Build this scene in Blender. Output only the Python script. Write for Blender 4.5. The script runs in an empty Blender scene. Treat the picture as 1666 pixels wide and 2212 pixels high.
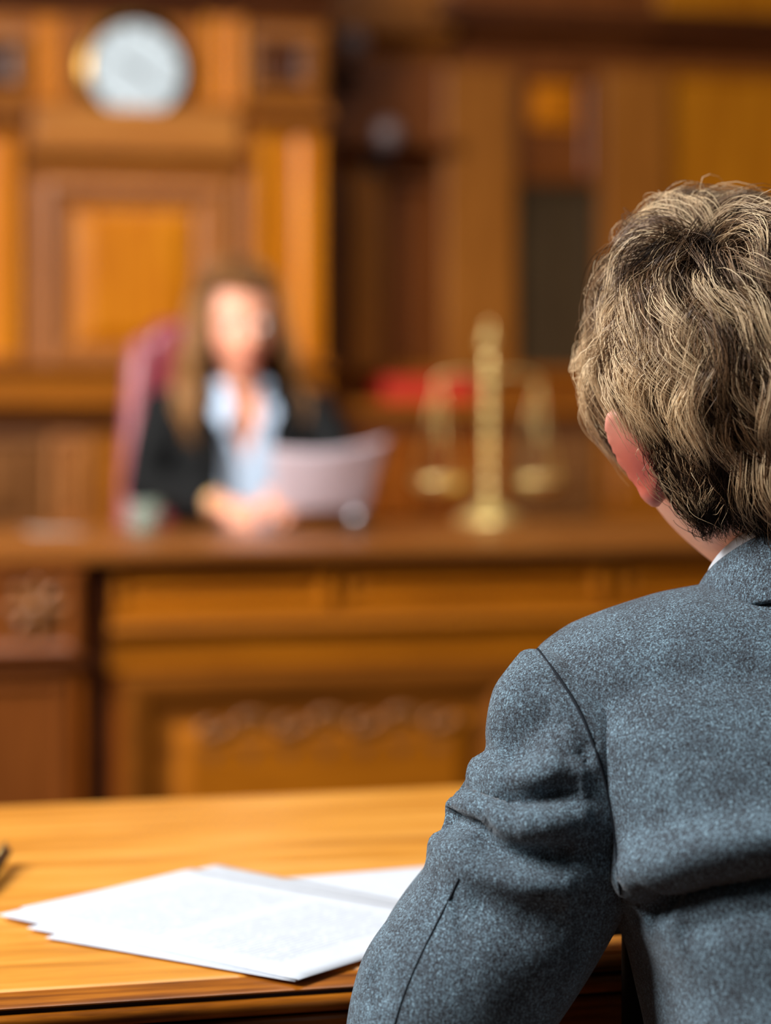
import bpy, bmesh, math, random
import numpy as np
from mathutils import Vector, Matrix, Euler
from mathutils.bvhtree import BVHTree

random.seed(7)
rng = np.random.default_rng(7)
scene = bpy.context.scene
COL = scene.collection

# ------------------------------------------------------------------ camera
F = 4838.0                      # focal length in pixels of the 1666x2212 frame
HOR = 850.0                     # level camera, horizon row
A = math.radians(14.0)          # camera is turned 14 degrees off the room's axis
CZ = 1.14
sa, ca = math.sin(A), math.cos(A)


def cam(px, py, t):
    u = (px - 833.0) / F
    v = (py - HOR) / F
    return Vector((t * (u * ca + sa), t * (ca - u * sa), CZ - v * t))


def onY(px, py, Y):
    u = (px - 833.0) / F
    return cam(px, py, Y / (ca - u * sa))


def onZ(px, py, z):
    return cam(px, py, (CZ - z) * F / (py - HOR))


def PX(px, Y):
    return onY(px, 0, Y).x


def PZ(py, px, Y):
    return onY(px, py, Y).z


cd = bpy.data.cameras.new('camera')
co = bpy.data.objects.new('camera', cd)
COL.objects.link(co)
co.location = (0, 0, CZ)
co.rotation_euler = (math.radians(90), 0, -A)
cd.sensor_fit = 'VERTICAL'
cd.sensor_height = 36.0
cd.lens = F * 36.0 / 2212.0
cd.shift_y = -(1106.0 - HOR) / 2212.0
cd.clip_start = 0.05
cd.dof.use_dof = True
cd.dof.focus_distance = 1.42
cd.dof.aperture_fstop = 2.85
scene.camera = co
scene.view_settings.view_transform = 'Standard'
scene.view_settings.look = 'None'
scene.view_settings.exposure = 0.0
scene.cycles.use_denoising = True
scene.cycles.max_bounces = 6
scene.cycles.sample_clamp_indirect = 4.0


# ------------------------------------------------------------------ materials
def lin(c):
    c = c / 255.0
    return c / 12.92 if c <= 0.04045 else ((c + 0.055) / 1.055) ** 2.4


def rgb(r, g, b):
    return (lin(r), lin(g), lin(b), 1.0)


class NT:
    def __init__(self, name):
        self.m = bpy.data.materials.new(name)
        self.m.use_nodes = True
        self.t = self.m.node_tree
        self.b = self.t.nodes['Principled BSDF']

    def n(self, typ, **kw):
        nd = self.t.nodes.new(typ)
        for k, v in kw.items():
            if k.startswith('i_'):
                nd.inputs[k[2:].replace('_', ' ')].default_value = v
            else:
                setattr(nd, k, v)
        return nd

    def l(self, a, b):
        self.t.links.new(a, b)

    def ramp(self, src, stops, interp='LINEAR'):
        r = self.n('ShaderNodeValToRGB')
        r.color_ramp.interpolation = interp
        el = r.color_ramp.elements
        while len(el) < len(stops):
            el.new(0.5)
        for e, (p, c) in zip(el, stops):
            e.position = p
            e.color = c
        self.l(src, r.inputs['Fac'])
        return r.outputs['Color']

    def bump(self, src, strength, dist):
        b = self.n('ShaderNodeBump')
        b.inputs['Strength'].default_value = strength
        b.inputs['Distance'].default_value = dist
        self.l(src, b.inputs['Height'])
        self.l(b.outputs['Normal'], self.b.inputs['Normal'])

    def mix(self, fac, a, b):
        m = self.n('ShaderNodeMix', data_type='RGBA')
        for s, v in ((0, fac), (6, a), (7, b)):
            if isinstance(v, (int, float, tuple)):
                m.inputs[s].default_value = v
            else:
                self.l(v, m.inputs[s])
        return m.outputs[2]

    def math(self, op, a, b=0.0, c=0.0):
        m = self.n('ShaderNodeMath', operation=op)
        for s, v in ((0, a), (1, b), (2, c)):
            if isinstance(v, (int, float)):
                m.inputs[s].default_value = v
            else:
                self.l(v, m.inputs[s])
        return m.outputs[0]

    def noise(self, scale, detail=4.0, stretch=(1, 1, 1), rough=0.55, coord='Object'):
        tc = self.n('ShaderNodeTexCoord')
        mp = self.n('ShaderNodeMapping')
        mp.inputs['Scale'].default_value = stretch
        self.l(tc.outputs[coord], mp.inputs['Vector'])
        nz = self.n('ShaderNodeTexNoise')
        nz.inputs['Scale'].default_value = scale
        nz.inputs['Detail'].default_value = detail
        nz.inputs['Roughness'].default_value = rough
        self.l(mp.outputs['Vector'], nz.inputs['Vector'])
        return nz.outputs['Fac']


def wood(name, dark, mid, light, grain='x', rough=0.38, scale=5.0, coat=0.06, spec=0.3):
    w = NT(name)
    st = {'x': (0.6, 7, 7), 'y': (7, 0.6, 7), 'z': (7, 7, 0.6)}[grain]
    a = w.noise(scale, 6, st, 0.62)
    big = w.noise(1.6, 3, (1, 1, 1))
    s = w.math('ADD', w.math('MULTIPLY', a, 0.75), w.math('MULTIPLY', big, 0.25))
    c = w.ramp(s, [(0.32, rgb(*dark)), (0.5, rgb(*mid)), (0.68, rgb(*light))])
    w.l(c, w.b.inputs['Base Color'])
    w.b.inputs['Roughness'].default_value = rough
    w.b.inputs['Coat Weight'].default_value = coat
    w.b.inputs['Coat Roughness'].default_value = 0.3
    w.b.inputs['Specular IOR Level'].default_value = spec
    w.bump(a, 0.12, 0.002)
    return w.m


def plain(name, c, rough=0.5, metal=0.0, spec=0.5, bump=0.0, bscale=200):
    w = NT(name)
    nz = w.noise(bscale, 3)
    d = tuple(x * 0.85 for x in rgb(*c)[:3]) + (1.0,)
    w.l(w.ramp(nz, [(0.3, d), (0.7, rgb(*c))]), w.b.inputs['Base Color'])
    w.b.inputs['Roughness'].default_value = rough
    w.b.inputs['Metallic'].default_value = metal
    w.b.inputs['Specular IOR Level'].default_value = spec
    if bump:
        w.bump(nz, bump, 0.001)
    return w.m


M = {}
M['bright'] = wood('honey_oak', (172, 92, 3), (198, 114, 5), (216, 136, 14), 'z')
M['gold'] = wood('golden_oak', (150, 84, 6), (172, 102, 8), (190, 118, 16), 'z')
M['light'] = wood('oak_moulding', (146, 84, 28), (170, 104, 38), (190, 124, 50), 'x')
M['mid'] = wood('brown_oak', (122, 68, 18), (144, 84, 24), (162, 98, 34), 'z')
M['midx'] = wood('brown_oak_rail', (128, 68, 10), (152, 84, 14), (170, 100, 22), 'x')
M['pink'] = wood('rosy_oak', (138, 80, 34), (162, 98, 46), (180, 118, 62), 'z')
M['red'] = wood('red_brown_oak', (92, 46, 12), (112, 58, 17), (130, 70, 25), 'z')
M['dark'] = wood('dark_oak', (62, 28, 10), (78, 38, 14), (96, 50, 20), 'x')
M['black'] = wood('bog_oak', (52, 38, 22), (64, 48, 30), (76, 58, 36), 'z', spec=0.2)
M['carve'] = wood('carved_oak', (100, 60, 28), (122, 76, 38), (140, 92, 54), 'x', rough=0.3)
M['bench'] = wood('bench_oak', (126, 68, 3), (154, 86, 5), (178, 104, 10), 'x', rough=0.5, coat=0.0, spec=0.2)
M['benchz'] = wood('bench_oak_upright', (112, 52, 8), (140, 70, 12), (164, 88, 20), 'z')
M['benchd'] = wood('bench_oak_dark', (94, 50, 6), (118, 64, 9), (138, 78, 14), 'x', rough=0.5, coat=0.0, spec=0.2)
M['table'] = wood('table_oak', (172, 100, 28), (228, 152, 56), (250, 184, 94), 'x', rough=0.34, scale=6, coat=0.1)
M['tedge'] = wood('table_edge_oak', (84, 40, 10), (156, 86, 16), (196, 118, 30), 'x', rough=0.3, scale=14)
M['tgroove'] = wood('table_groove_dark', (30, 12, 5), (48, 20, 8), (70, 32, 12), 'x', rough=0.5)  # darker tone for the grooves of the table edge
M['floor'] = wood('floor_boards', (54, 30, 15), (70, 40, 20), (88, 52, 28), 'y')
M['plaster'] = plain('plaster_wall', (150, 110, 70), 0.8)


def m_brass():
    w = NT('polished_brass')
    nz = w.noise(60, 3)
    w.l(w.ramp(nz, [(0.3, rgb(232, 200, 120)), (0.7, rgb(250, 226, 158))]), w.b.inputs['Base Color'])
    w.b.inputs['Metallic'].default_value = 0.75
    w.b.inputs['Roughness'].default_value = 0.28
    return w.m


M['brass'] = m_brass()
M['antique'] = plain('antique_brass', (120, 92, 44), 0.28, 1.0)
M['steel'] = plain('brushed_steel', (150, 150, 155), 0.3, 1.0)
M['ink'] = plain('black_ink', (20, 20, 24), 0.35)
M['clockface'] = plain('clock_enamel', (214, 228, 236), 0.35)
M['globe'] = plain('smoky_globe', (118, 100, 98), 0.4)
M['redbook'] = plain('red_cloth', (205, 40, 18), 0.6)
M['pages'] = plain('page_edges', (220, 205, 180), 0.8)
M['burg'] = plain('burgundy_leather', (126, 34, 48), 0.35, spec=0.6, bump=0.2, bscale=140)
M['burgl'] = plain('burgundy_leather_welt', (158, 84, 92), 0.4, spec=0.6, bump=0.2, bscale=140)
M['blackmetal'] = plain('black_metal', (24, 24, 26), 0.4)
M['blazer'] = plain('black_wool', (17, 18, 19), 0.85, spec=0.2, bump=0.3, bscale=900)
M['blouse'] = plain('pale_blue_cotton', (190, 208, 230), 0.8, spec=0.2)
M['whiteshirt'] = plain('white_cotton', (236, 238, 242), 0.8, spec=0.2)
M['trousers'] = plain('charcoal_wool', (48, 52, 58), 0.9, spec=0.1)
M['shoe'] = plain('black_leather', (18, 16, 15), 0.3)
M['eyewhite'] = plain('eye_white', (230, 226, 220), 0.2)
M['iris'] = plain('eye_iris', (60, 42, 28), 0.2)
M['greenglass'] = plain('greenish_glass', (150, 160, 150), 0.1, spec=0.8)


def m_glass():
    w = NT('tumbler_glass')
    w.b.inputs['Base Color'].default_value = rgb(225, 240, 228)
    w.b.inputs['Transmission Weight'].default_value = 0.85
    w.b.inputs['Roughness'].default_value = 0.06
    nz = w.noise(40, 2)
    w.bump(nz, 0.05, 0.001)
    return w.m


M['glass'] = m_glass()


def m_suit():
    w = NT('heathered_wool')
    fine = w.noise(950, 2.5, (1, 1, 1), 0.6)
    fibre = w.noise(400, 3, (1.6, 1.6, 0.8), 0.65)
    mott = w.noise(45, 3)
    big = w.noise(14, 2)
    s = w.math('ADD', w.math('MULTIPLY', fine, 0.5), w.math('MULTIPLY', fibre, 0.34))
    s = w.math('ADD', s, w.math('MULTIPLY', mott, 0.12))
    s = w.math('ADD', s, w.math('MULTIPLY', big, 0.04))
    c = w.ramp(s, [(0.38, rgb(46, 44, 46)), (0.49, rgb(82, 89, 95)), (0.56, rgb(112, 133, 145)), (0.66, rgb(168, 198, 210))])
    w.l(c, w.b.inputs['Base Color'])
    w.b.inputs['Roughness'].default_value = 0.95
    w.b.inputs['Specular IOR Level'].default_value = 0.1
    w.b.inputs['Sheen Weight'].default_value = 0.25
    w.b.inputs['Sheen Roughness'].default_value = 0.4
    w.bump(fine, 0.5, 0.0012)
    return w.m


M['suit'] = m_suit()
M['lining'] = plain('dark_lining', (22, 19, 18), 0.8, spec=0.1)
M['seam'] = plain('seam_crease_shade', (40, 43, 48), 0.9, spec=0.1)  # dark tone stands in for the shade along the seam creases


def m_skin(name, base, red, lip, brow):
    """skin whose colour follows two painted vertex masks: flush (ears, cheeks) and feature (lips, brows)"""
    w = NT(name)
    nz = w.noise(180, 4)
    c0 = w.ramp(nz, [(0.3, tuple(x * .88 for x in rgb(*base)[:3]) + (1,)), (0.7, rgb(*base))])
    fl = w.n('ShaderNodeAttribute', attribute_name='flush')
    lp = w.n('ShaderNodeAttribute', attribute_name='lip')
    br = w.n('ShaderNodeAttribute', attribute_name='brow')
    c = w.mix(fl.outputs['Fac'], c0, rgb(*red))
    c = w.mix(lp.outputs['Fac'], c, rgb(*lip))
    c = w.mix(br.outputs['Fac'], c, rgb(*brow))
    w.l(c, w.b.inputs['Base Color'])
    w.b.inputs['Roughness'].default_value = 0.5
    w.b.inputs['Subsurface Weight'].default_value = 0.15
    w.b.inputs['Subsurface Radius'].default_value = (0.012, 0.005, 0.003)
    w.b.inputs['Subsurface Scale'].default_value = 1.0
    w.bump(nz, 0.15, 0.001)
    return w.m


M['skin_man'] = m_skin('fair_skin', (242, 184, 160), (200, 74, 58), (180, 92, 84), (96, 70, 50))
M['skin_woman'] = m_skin('tanned_skin', (234, 162, 130), (226, 112, 84), (196, 82, 78), (92, 60, 44))


def m_hair(name, dark, mid, light):
    w = NT(name)
    at = w.n('ShaderNodeAttribute', attribute_name='tone')
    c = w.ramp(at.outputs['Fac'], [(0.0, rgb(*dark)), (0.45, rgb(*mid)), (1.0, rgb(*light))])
    w.l(c, w.b.inputs['Base Color'])
    w.b.inputs['Roughness'].default_value = 0.42
    mr = w.n('ShaderNodeMapRange')
    mr.inputs['From Min'].default_value = 0.05
    mr.inputs['From Max'].default_value = 0.4
    mr.inputs['To Min'].default_value = 0.03
    mr.inputs['To Max'].default_value = 0.5
    w.l(at.outputs['Fac'], mr.inputs['Value'])
    w.l(mr.outputs['Result'], w.b.inputs['Specular IOR Level'])
    return w.m


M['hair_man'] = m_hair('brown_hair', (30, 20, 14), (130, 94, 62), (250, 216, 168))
M['hair_woman'] = m_hair('chestnut_hair', (60, 36, 18), (140, 94, 50), (206, 152, 92))


def m_paper(name, text):
    w = NT(name)
    nz = w.noise(90, 3)
    base = w.ramp(nz, [(0.3, rgb(208, 212, 219)), (0.7, rgb(216, 220, 226))])
    if text:
        uv = w.n('ShaderNodeUVMap')
        sep = w.n('ShaderNodeSeparateXYZ')
        w.l(uv.outputs['UV'], sep.inputs[0])
        u, v = sep.outputs[0], sep.outputs[1]
        rows = 58.0
        fr = w.math('FRACT', w.math('MULTIPLY', v, rows))
        line = w.math('LESS_THAN', fr, 0.42)
        row = w.math('FLOOR', w.math('MULTIPLY', v, rows))
        cx = w.n('ShaderNodeCombineXYZ')
        w.l(w.math('MULTIPLY', u, 34.0), cx.inputs[0])
        w.l(w.math('MULTIPLY', row, 7.31), cx.inputs[1])
        wn = w.n('ShaderNodeTexNoise')
        wn.inputs['Scale'].default_value = 1.0
        wn.inputs['Detail'].default_value = 2.0
        w.l(cx.outputs[0], wn.inputs['Vector'])
        word = w.math('GREATER_THAN', wn.outputs['Fac'], 0.42)

        def between(x, lo, hi):
            return w.math('MULTIPLY', w.math('GREATER_THAN', x, lo), w.math('LESS_THAN', x, hi))
        blocks = w.math('ADD', between(v, 0.13, 0.47), between(v, 0.53, 0.87))
        mask = w.math('MULTIPLY', w.math('MULTIPLY', line, word), w.math('MULTIPLY', blocks, between(u, 0.13, 0.87)))
        base = w.mix(w.math('MULTIPLY', mask, 0.36), base, rgb(120, 122, 135))
    w.l(base, w.b.inputs['Base Color'])
    w.b.inputs['Roughness'].default_value = 0.75
    w.b.inputs['Specular IOR Level'].default_value = 0.2
    return w.m


M['paper'] = m_paper('white_paper', False)
M['printed'] = m_paper('printed_paper', True)
M['papershade'] = plain('shaded_paper', (212, 198, 208), 0.8, spec=0.1)  # mauve tone carries the shade on the document's underside


# ------------------------------------------------------------------ mesh helpers
class MB:
    """collects shapes and links them as ONE mesh object"""

    def __init__(self):
        self.v, self.f, self.uv = [], [], None

    def add(self, verts, faces):
        o = len(self.v)
        self.v.extend(Vector(p) for p in verts)
        self.f.extend(tuple(i + o for i in f) for f in faces)
        return self

    def box(self, x0, x1, y0, y1, z0, z1):
        v = [(x, y, z) for z in (z0, z1) for y in (y0, y1) for x in (x0, x1)]
        return self.add(v, [(0, 2, 3, 1), (4, 5, 7, 6), (0, 1, 5, 4), (2, 6, 7, 3), (0, 4, 6, 2), (1, 3, 7, 5)])

    def prof_x(self, prof, x0, x1):
        """closed (y, z) outline swept along x"""
        n = len(prof)
        v = [(x0, y, z) for y, z in prof] + [(x1, y, z) for y, z in prof]
        f = [(i, (i + 1) % n, (i + 1) % n + n, i + n) for i in range(n)]
        return self.add(v, f + [tuple(range(n - 1, -1, -1)), tuple(range(n, 2 * n))])

    def prof_z(self, prof, z0, z1):
        n = len(prof)
        v = [(x, y, z0) for x, y in prof] + [(x, y, z1) for x, y in prof]
        f = [(i, (i + 1) % n, (i + 1) % n + n, i + n) for i in range(n)]
        return self.add(v, f + [tuple(range(n - 1, -1, -1)), tuple(range(n, 2 * n))])

    def panel(self, x0, x1, z0, z1, Y, steps):
        Y = Y - 0.004
        """mitred frame moulding: steps = (inset, y offset towards the viewer is negative); the last loop is filled"""
        loops = []
        for d, yo in steps:
            loops.append([(x0 + d, Y + yo, z0 + d), (x1 - d, Y + yo, z0 + d), (x1 - d, Y + yo, z1 - d), (x0 + d, Y + yo, z1 - d)])
        v = [p for lp in loops for p in lp]
        f = []
        for k in range(len(loops) - 1):
            for i in range(4):
                j = (i + 1) % 4
                f.append((k * 4 + i, k * 4 + j, k * 4 + 4 + j, k * 4 + 4 + i))
        e = (len(loops) - 1) * 4
        f.append((e, e + 1, e + 2, e + 3))
        return self.add(v, f)

    def lathe(self, prof, c=(0, 0, 0), n=32, axis='z'):
        """prof = (radius, height) from bottom to top"""
        v, f = [], []
        for r, h in prof:
            for k in range(n):
                a = 2 * math.pi * k / n
                p = (r * math.cos(a), r * math.sin(a), h)
                if axis == 'y':
                    p = (p[0], -p[2], p[1])
                elif axis == 'x':
                    p = (p[2], p[0], p[1])
                v.append((p[0] + c[0], p[1] + c[1], p[2] + c[2]))
        for i in range(len(prof) - 1):
            for k in range(n):
                j = (k + 1) % n
                f.append((i * n + k, i * n + j, (i + 1) * n + j, (i + 1) * n + k))
        f.append(tuple(range(n - 1, -1, -1)))
        f.append(tuple(range((len(prof) - 1) * n, len(prof) * n)))
        return self.add(v, f)

    def tube(self, pts, rad, n=16, flat=None, flatk=1.0, caps=True, closed=False):
        """tube with a radius per point; flat = direction in which the section is scaled by flatk"""
        pts = [Vector(p) for p in pts]
        if not hasattr(rad, '__len__'):
            rad = [rad] * len(pts)
        m = len(pts)
        v, f = [], []
        up = None
        for i, p in enumerate(pts):
            if closed:
                t = (pts[(i + 1) % m] - pts[i - 1]).normalized()
            else:
                t = (pts[min(i + 1, m - 1)] - pts[max(i - 1, 0)]).normalized()
            if up is None:
                up = t.orthogonal()
            up = (up - t * up.dot(t)).normalized()
            s = t.cross(up)
            for k in range(n):
                a = 2 * math.pi * k / n
                d = up * math.cos(a) + s * math.sin(a)
                d = d * rad[i]
                if flat is not None:
                    fl = Vector(flat).normalized()
                    d = d + fl * (d.dot(fl) * (flatk - 1.0))
                v.append(p + d)
        for i in range(m if closed else m - 1):
            for k in range(n):
                j = (k + 1) % n
                i2 = (i + 1) % m
                f.append((i * n + k, i * n + j, i2 * n + j, i2 * n + k))
        if caps and not closed:
            c0, c1 = len(v), len(v) + 1
            t0 = (pts[0] - pts[1]).normalized()
            t1 = (pts[-1] - pts[-2]).normalized()
            v.append(pts[0] + t0 * rad[0] * 0.6)
            v.append(pts[-1] + t1 * rad[-1] * 0.6)
            for k in range(n):
                j = (k + 1) % n
                f.append((c0, j, k))
                f.append((c1, (m - 1) * n + k, (m - 1) * n + j))
        return self.add(v, f)

    def ball(self, c, r, rot=None, n=20):
        """ellipsoid"""
        c = Vector(c)
        r = (r, r, r) if not hasattr(r, '__len__') else r
        v, f = [], []
        for i in range(1, n):
            a = math.pi * i / n
            for k in range(2 * n):
                b = math.pi * k / n
                p = Vector((r[0] * math.sin(a) * math.cos(b), r[1] * math.sin(a) * math.sin(b), r[2] * math.cos(a)))
                v.append(c + (rot @ p if rot is not None else p))
        top = Vector((0, 0, r[2]))
        if rot is not None:
            top = rot @ top
        v += [c + top, c - top]
        w = 2 * n
        for i in range(n - 2):
            for k in range(w):
                j = (k + 1) % w
                f.append((i * w + k, (i + 1) * w + k, (i + 1) * w + j, i * w + j))
        for k in range(w):
            j = (k + 1) % w
            f.append((len(v) - 2, k, j))
            f.append((len(v) - 1, (n - 2) * w + j, (n - 2) * w + k))
        return self.add(v, f)

    def rings(self, rings, caps=True):
        """loft through rings of equal length"""
        n = len(rings[0])
        v = [p for r in rings for p in r]
        f = []
        for i in range(len(rings) - 1):
            for k in range(n):
                j = (k + 1) % n
                f.append((i * n + k, i * n + j, (i + 1) * n + j, (i + 1) * n + k))
        if caps:
            f.append(tuple(range(n - 1, -1, -1)))
            f.append(tuple(range((len(rings) - 1) * n, len(rings) * n)))
        return self.add(v, f)

    def mesh(self, name):
        me = bpy.data.meshes.new(name)
        me.from_pydata([tuple(p) for p in self.v], [], self.f)
        bm = bmesh.new()
        bm.from_mesh(me)
        bmesh.ops.recalc_face_normals(bm, faces=bm.faces)
        bm.to_mesh(me)
        bm.free()
        return me

    def build(self, name, mat, parent=None, smooth=False, bevel=0.0):
        return link(name, self.mesh(name), mat, parent, smooth, bevel)


def link(name, me, mat, parent=None, smooth=False, bevel=0.0):
    o = bpy.data.objects.new(name, me)
    COL.objects.link(o)
    me.materials.append(mat)
    if smooth:
        me.polygons.foreach_set('use_smooth', [True] * len(me.polygons))
        if smooth == 'auto':
            me.set_sharp_from_angle(angle=math.radians(40))
    if bevel:
        b = o.modifiers.new('bevel', 'BEVEL')
        b.width = bevel
        b.segments = 2
        b.limit_method = 'ANGLE'
    if parent is not None:
        off = Vector((0, 0, 0))
        p = parent
        while p is not None:
            off += p.location
            p = p.parent
        if off.length > 0:
            me.transform(Matrix.Translation(-off))
        o.parent = parent
    return o


def thing(name, label, cat, loc=(0, 0, 0), group=None):
    o = bpy.data.objects.new(name, None)
    COL.objects.link(o)
    o.location = loc
    o.empty_display_size = 0.05
    return tag(o, label, cat, group)


def tag(o, label, cat, group=None):
    o['label'] = label
    o['category'] = cat
    if group:
        o['group'] = group
    return o


def struct(name, mb, mat, parent=None, bevel=0.0, smooth=False):
    o = mb.build(name, mat, parent, smooth, bevel)
    if parent is None:
        o['kind'] = 'structure'
    return o


def remesh(mb, voxel, it=6, fac=0.5):
    """union of closed shapes as one continuous skin"""
    me = mb.mesh('tmp')
    o = bpy.data.objects.new('tmp', me)
    COL.objects.link(o)
    r = o.modifiers.new('r', 'REMESH')
    r.mode = 'VOXEL'
    r.voxel_size = voxel
    s = o.modifiers.new('s', 'SMOOTH')
    s.factor = fac
    s.iterations = it
    dg = bpy.context.evaluated_depsgraph_get()
    dg.update()
    out = bpy.data.meshes.new_from_object(o.evaluated_get(dg))
    bpy.data.objects.remove(o)
    bpy.data.meshes.remove(me)
    return out


def co_get(me):
    a = np.empty(len(me.vertices) * 3)
    me.vertices.foreach_get('co', a)
    return a.reshape(-1, 3)


def no_get(me):
    a = np.empty(len(me.vertices) * 3)
    me.vertices.foreach_get('normal', a)
    return a.reshape(-1, 3)


def co_set(me, a):
    me.vertices.foreach_set('co', np.ascontiguousarray(a).reshape(-1))
    me.update()


def attr(me, name, vals):
    at = me.attributes.new(name, 'FLOAT', 'POINT')
    at.data.foreach_set('value', np.asarray(vals, dtype=np.float32))


def catmull(pts, k=8):
    pts = [Vector(p) for p in pts]
    out = []
    n = len(pts)
    for i in range(n - 1):
        p0, p1, p2, p3 = pts[max(i - 1, 0)], pts[i], pts[i + 1], pts[min(i + 2, n - 1)]
        for j in range(k):
            t = j / k
            out.append(0.5 * ((2 * p1) + (p2 - p0) * t + (2 * p0 - 5 * p1 + 4 * p2 - p3) * t * t + (3 * p1 - p0 - 3 * p2 + p3) * t ** 3))
    out.append(pts[-1])
    return out


def lerp_keys(keys, z):
    ks = np.array(keys)
    return [np.interp(z, ks[:, 0], ks[:, i]) for i in range(1, ks.shape[1])]


def polydist(P, line):
    """distance of points to a polyline, and the nearest point"""
    best = np.full(len(P), 1e9)
    near = np.zeros_like(P)
    L = np.array([tuple(p) for p in line])
    for a, b in zip(L[:-1], L[1:]):
        d = b - a
        t = np.clip(((P - a) @ d) / (d @ d + 1e-12), 0, 1)
        q = a + t[:, None] * d
        e = np.linalg.norm(P - q, axis=1)
        k = e < best
        best[k] = e[k]
        near[k] = q[k]
    return best, near


def surf_line(me, pts):
    """drape picture points onto a mesh seen from the camera"""
    bvh = BVHTree.FromPolygons([v.co for v in me.vertices], [p.vertices for p in me.polygons])
    o = Vector((0, 0, CZ))
    out = []
    for q in catmull([(a, b, 0) for a, b in pts], 6):
        d = (cam(q.x, q.y, 1.0) - o).normalized()
        h = bvh.ray_cast(o, d)
        if h[0] is not None:
            out.append(h[0])
    return out


def crease(me, pts, depth, w, ridge=0.0, rw=0.012, side=1, wrap=False):
    """press a fold line into a cloth mesh; ridge lifts the cloth above (side=1) or below it"""
    ln = surf_line(me, pts)
    if len(ln) < 2:
        return
    if wrap:                                            # carry the fold round the far side of the limb
        fw = Vector((sa, ca, 0))
        lt = Vector((ca, -sa, 0))
        ln = [ln[0] + fw * .075 + lt * -.006, ln[0] + fw * .05 + lt * -.016, ln[0] + fw * .022 + lt * -.011] + ln
    P, N = co_get(me), no_get(me)
    d, near = polydist(P, ln)
    L = np.array([tuple(p) for p in ln])
    # fade towards both ends
    cum = np.concatenate([[0], np.cumsum(np.linalg.norm(np.diff(L, axis=0), axis=1))])
    idx = np.argmin(((near[:, None, :] - L[None, ::3, :]) ** 2).sum(2), axis=1) if len(P) < 400000 else None
    s = cum[::3][idx] / cum[-1]
    fade = np.clip(np.minimum(s, 1 - s) / 0.18, 0.12, 1)
    disp = -depth * np.exp(-(d / w) ** 2)
    if ridge:
        up = (side or 1) * np.sign(P[:, 2] - near[:, 2])
        disp += ridge * np.exp(-((d - rw) / (rw * 0.7)) ** 2) * (up > 0 if side else 1)
    co_set(me, P + N * (disp * fade)[:, None])


# ------------------------------------------------------------------ room
YL, YR = 6.30, 6.75
fl = MB().box(-5.0, 6.5, -1.6, 7.2, -0.06, 0.0)
struct('floor', fl, M['floor'])
struct('wall_back', MB().box(-5.0, 6.5, YR, 7.0, 0, 3.4), M['red'])
struct('wall_left', MB().box(-5.2, -5.0, -1.6, 7.0, 0, 3.4), M['plaster'])
struct('wall_right', MB().box(6.5, 6.7, -1.6, 7.0, 0, 3.4), M['plaster'])
ntrim = [0]


def trim(mb, mat, bevel=0.004, smooth=False):
    ntrim[0] += 1
    return struct('trim_%d' % ntrim[0], mb, mat, None, bevel, smooth)


def rect(px0, px1, py0, py1, Y):
    pm = 0.5 * (px0 + px1)
    return PX(px0, Y), PX(px1, Y), PZ(py1, pm, Y), PZ(py0, pm, Y)


def slab(px0, px1, py0, py1, Y, out, mat, bevel=0.006):
    x0, x1, z0, z1 = rect(px0, px1, py0, py1, Y)
    return trim(MB().box(x0, x1, Y - out, Y + 0.01, z0, z1), mat, bevel)


def cornice(px0, px1, py0, py1, Y, out, mat):
    """classical moulding: fillet, cove and drip along x"""
    x0, x1, z0, z1 = rect(px0, px1, py0, py1, Y)
    h = z1 - z0
    pr = [(Y + .01, z0), (Y - out * .15, z0), (Y - out * .2, z0 + h * .14)]
    for k in range(7):
        a = k / 6 * math.pi / 2
        pr.append((Y - out * (.2 + .6 * (1 - math.cos(a))), z0 + h * (.16 + .44 * math.sin(a))))
    pr += [(Y - out, z0 + h * .64), (Y - out, z0 + h * .9), (Y - out * .9, z1), (Y + .01, z1)]
    return trim(MB().prof_x(pr, x0, x1), mat, 0)


def fluted(px0, px1, py0, py1, Y, out, mat, nf=4):
    x0, x1, z0, z1 = rect(px0, px1, py0, py1, Y)
    w = x1 - x0
    pr = [(x0, Y + .01), (x0, Y - out)]
    m = w * 0.12
    fw = (w - 2 * m) / nf
    for i in range(nf):
        a0 = x0 + m + i * fw
        for k in range(9):
            a = math.pi * k / 8
            pr.append((a0 + fw * (0.5 - 0.38 * math.cos(a)), Y - out + fw * .3 * math.sin(a)))
    pr += [(x1, Y - out), (x1, Y + .01)]
    return trim(MB().prof_z(pr, z0, z1), mat, 0)


# projecting bay on the left, behind the judge
x0, x1 = PX(-500, YL), PX(704, YL)
trim(MB().box(x0, x1, YL, YR, 0, 3.0), M['midx'], 0)
cornice(-400, 712, -110, 28, YL, 0.22, M['dark'])
# frieze: strips either side of the clock, dark framed niches
fluted(72, 132, 40, 226, YL, 0.035, M['bright'], 2)
fluted(438, 522, 40, 226, YL, 0.035, M['bright'], 2)
for a, b in ((532, 688), (-90, 66)):
    x0, x1, z0, z1 = rect(a, b, 72, 214, YL)
    trim(MB().panel(x0, x1, z0, z1, YL, [(0, 0.0), (0, -.03), (.022, -.034), (.036, -.004), (.044, .0), (.052, -.004)]), M['mid'], 0)
    x0, x1, z0, z1 = rect(a + 36, b - 36, 100, 180, YL)
    trim(MB().panel(x0, x1, z0, z1, YL - .006, [(0, 0.0), (0.0, -.012), (.02, -.006), (.03, -.018)]), M['dark'], 0)
slab(-90, 704, 222, 238, YL, 0.03, M['midx'])
# cornice over the big panel
slab(66, 512, 238, 318, YL, 0.05, M['light'])
cornice(56, 516, 318, 374, YL, 0.10, M['light'])
slab(70, 505, 376, 398, YL, 0.03, M['midx'])
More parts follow.
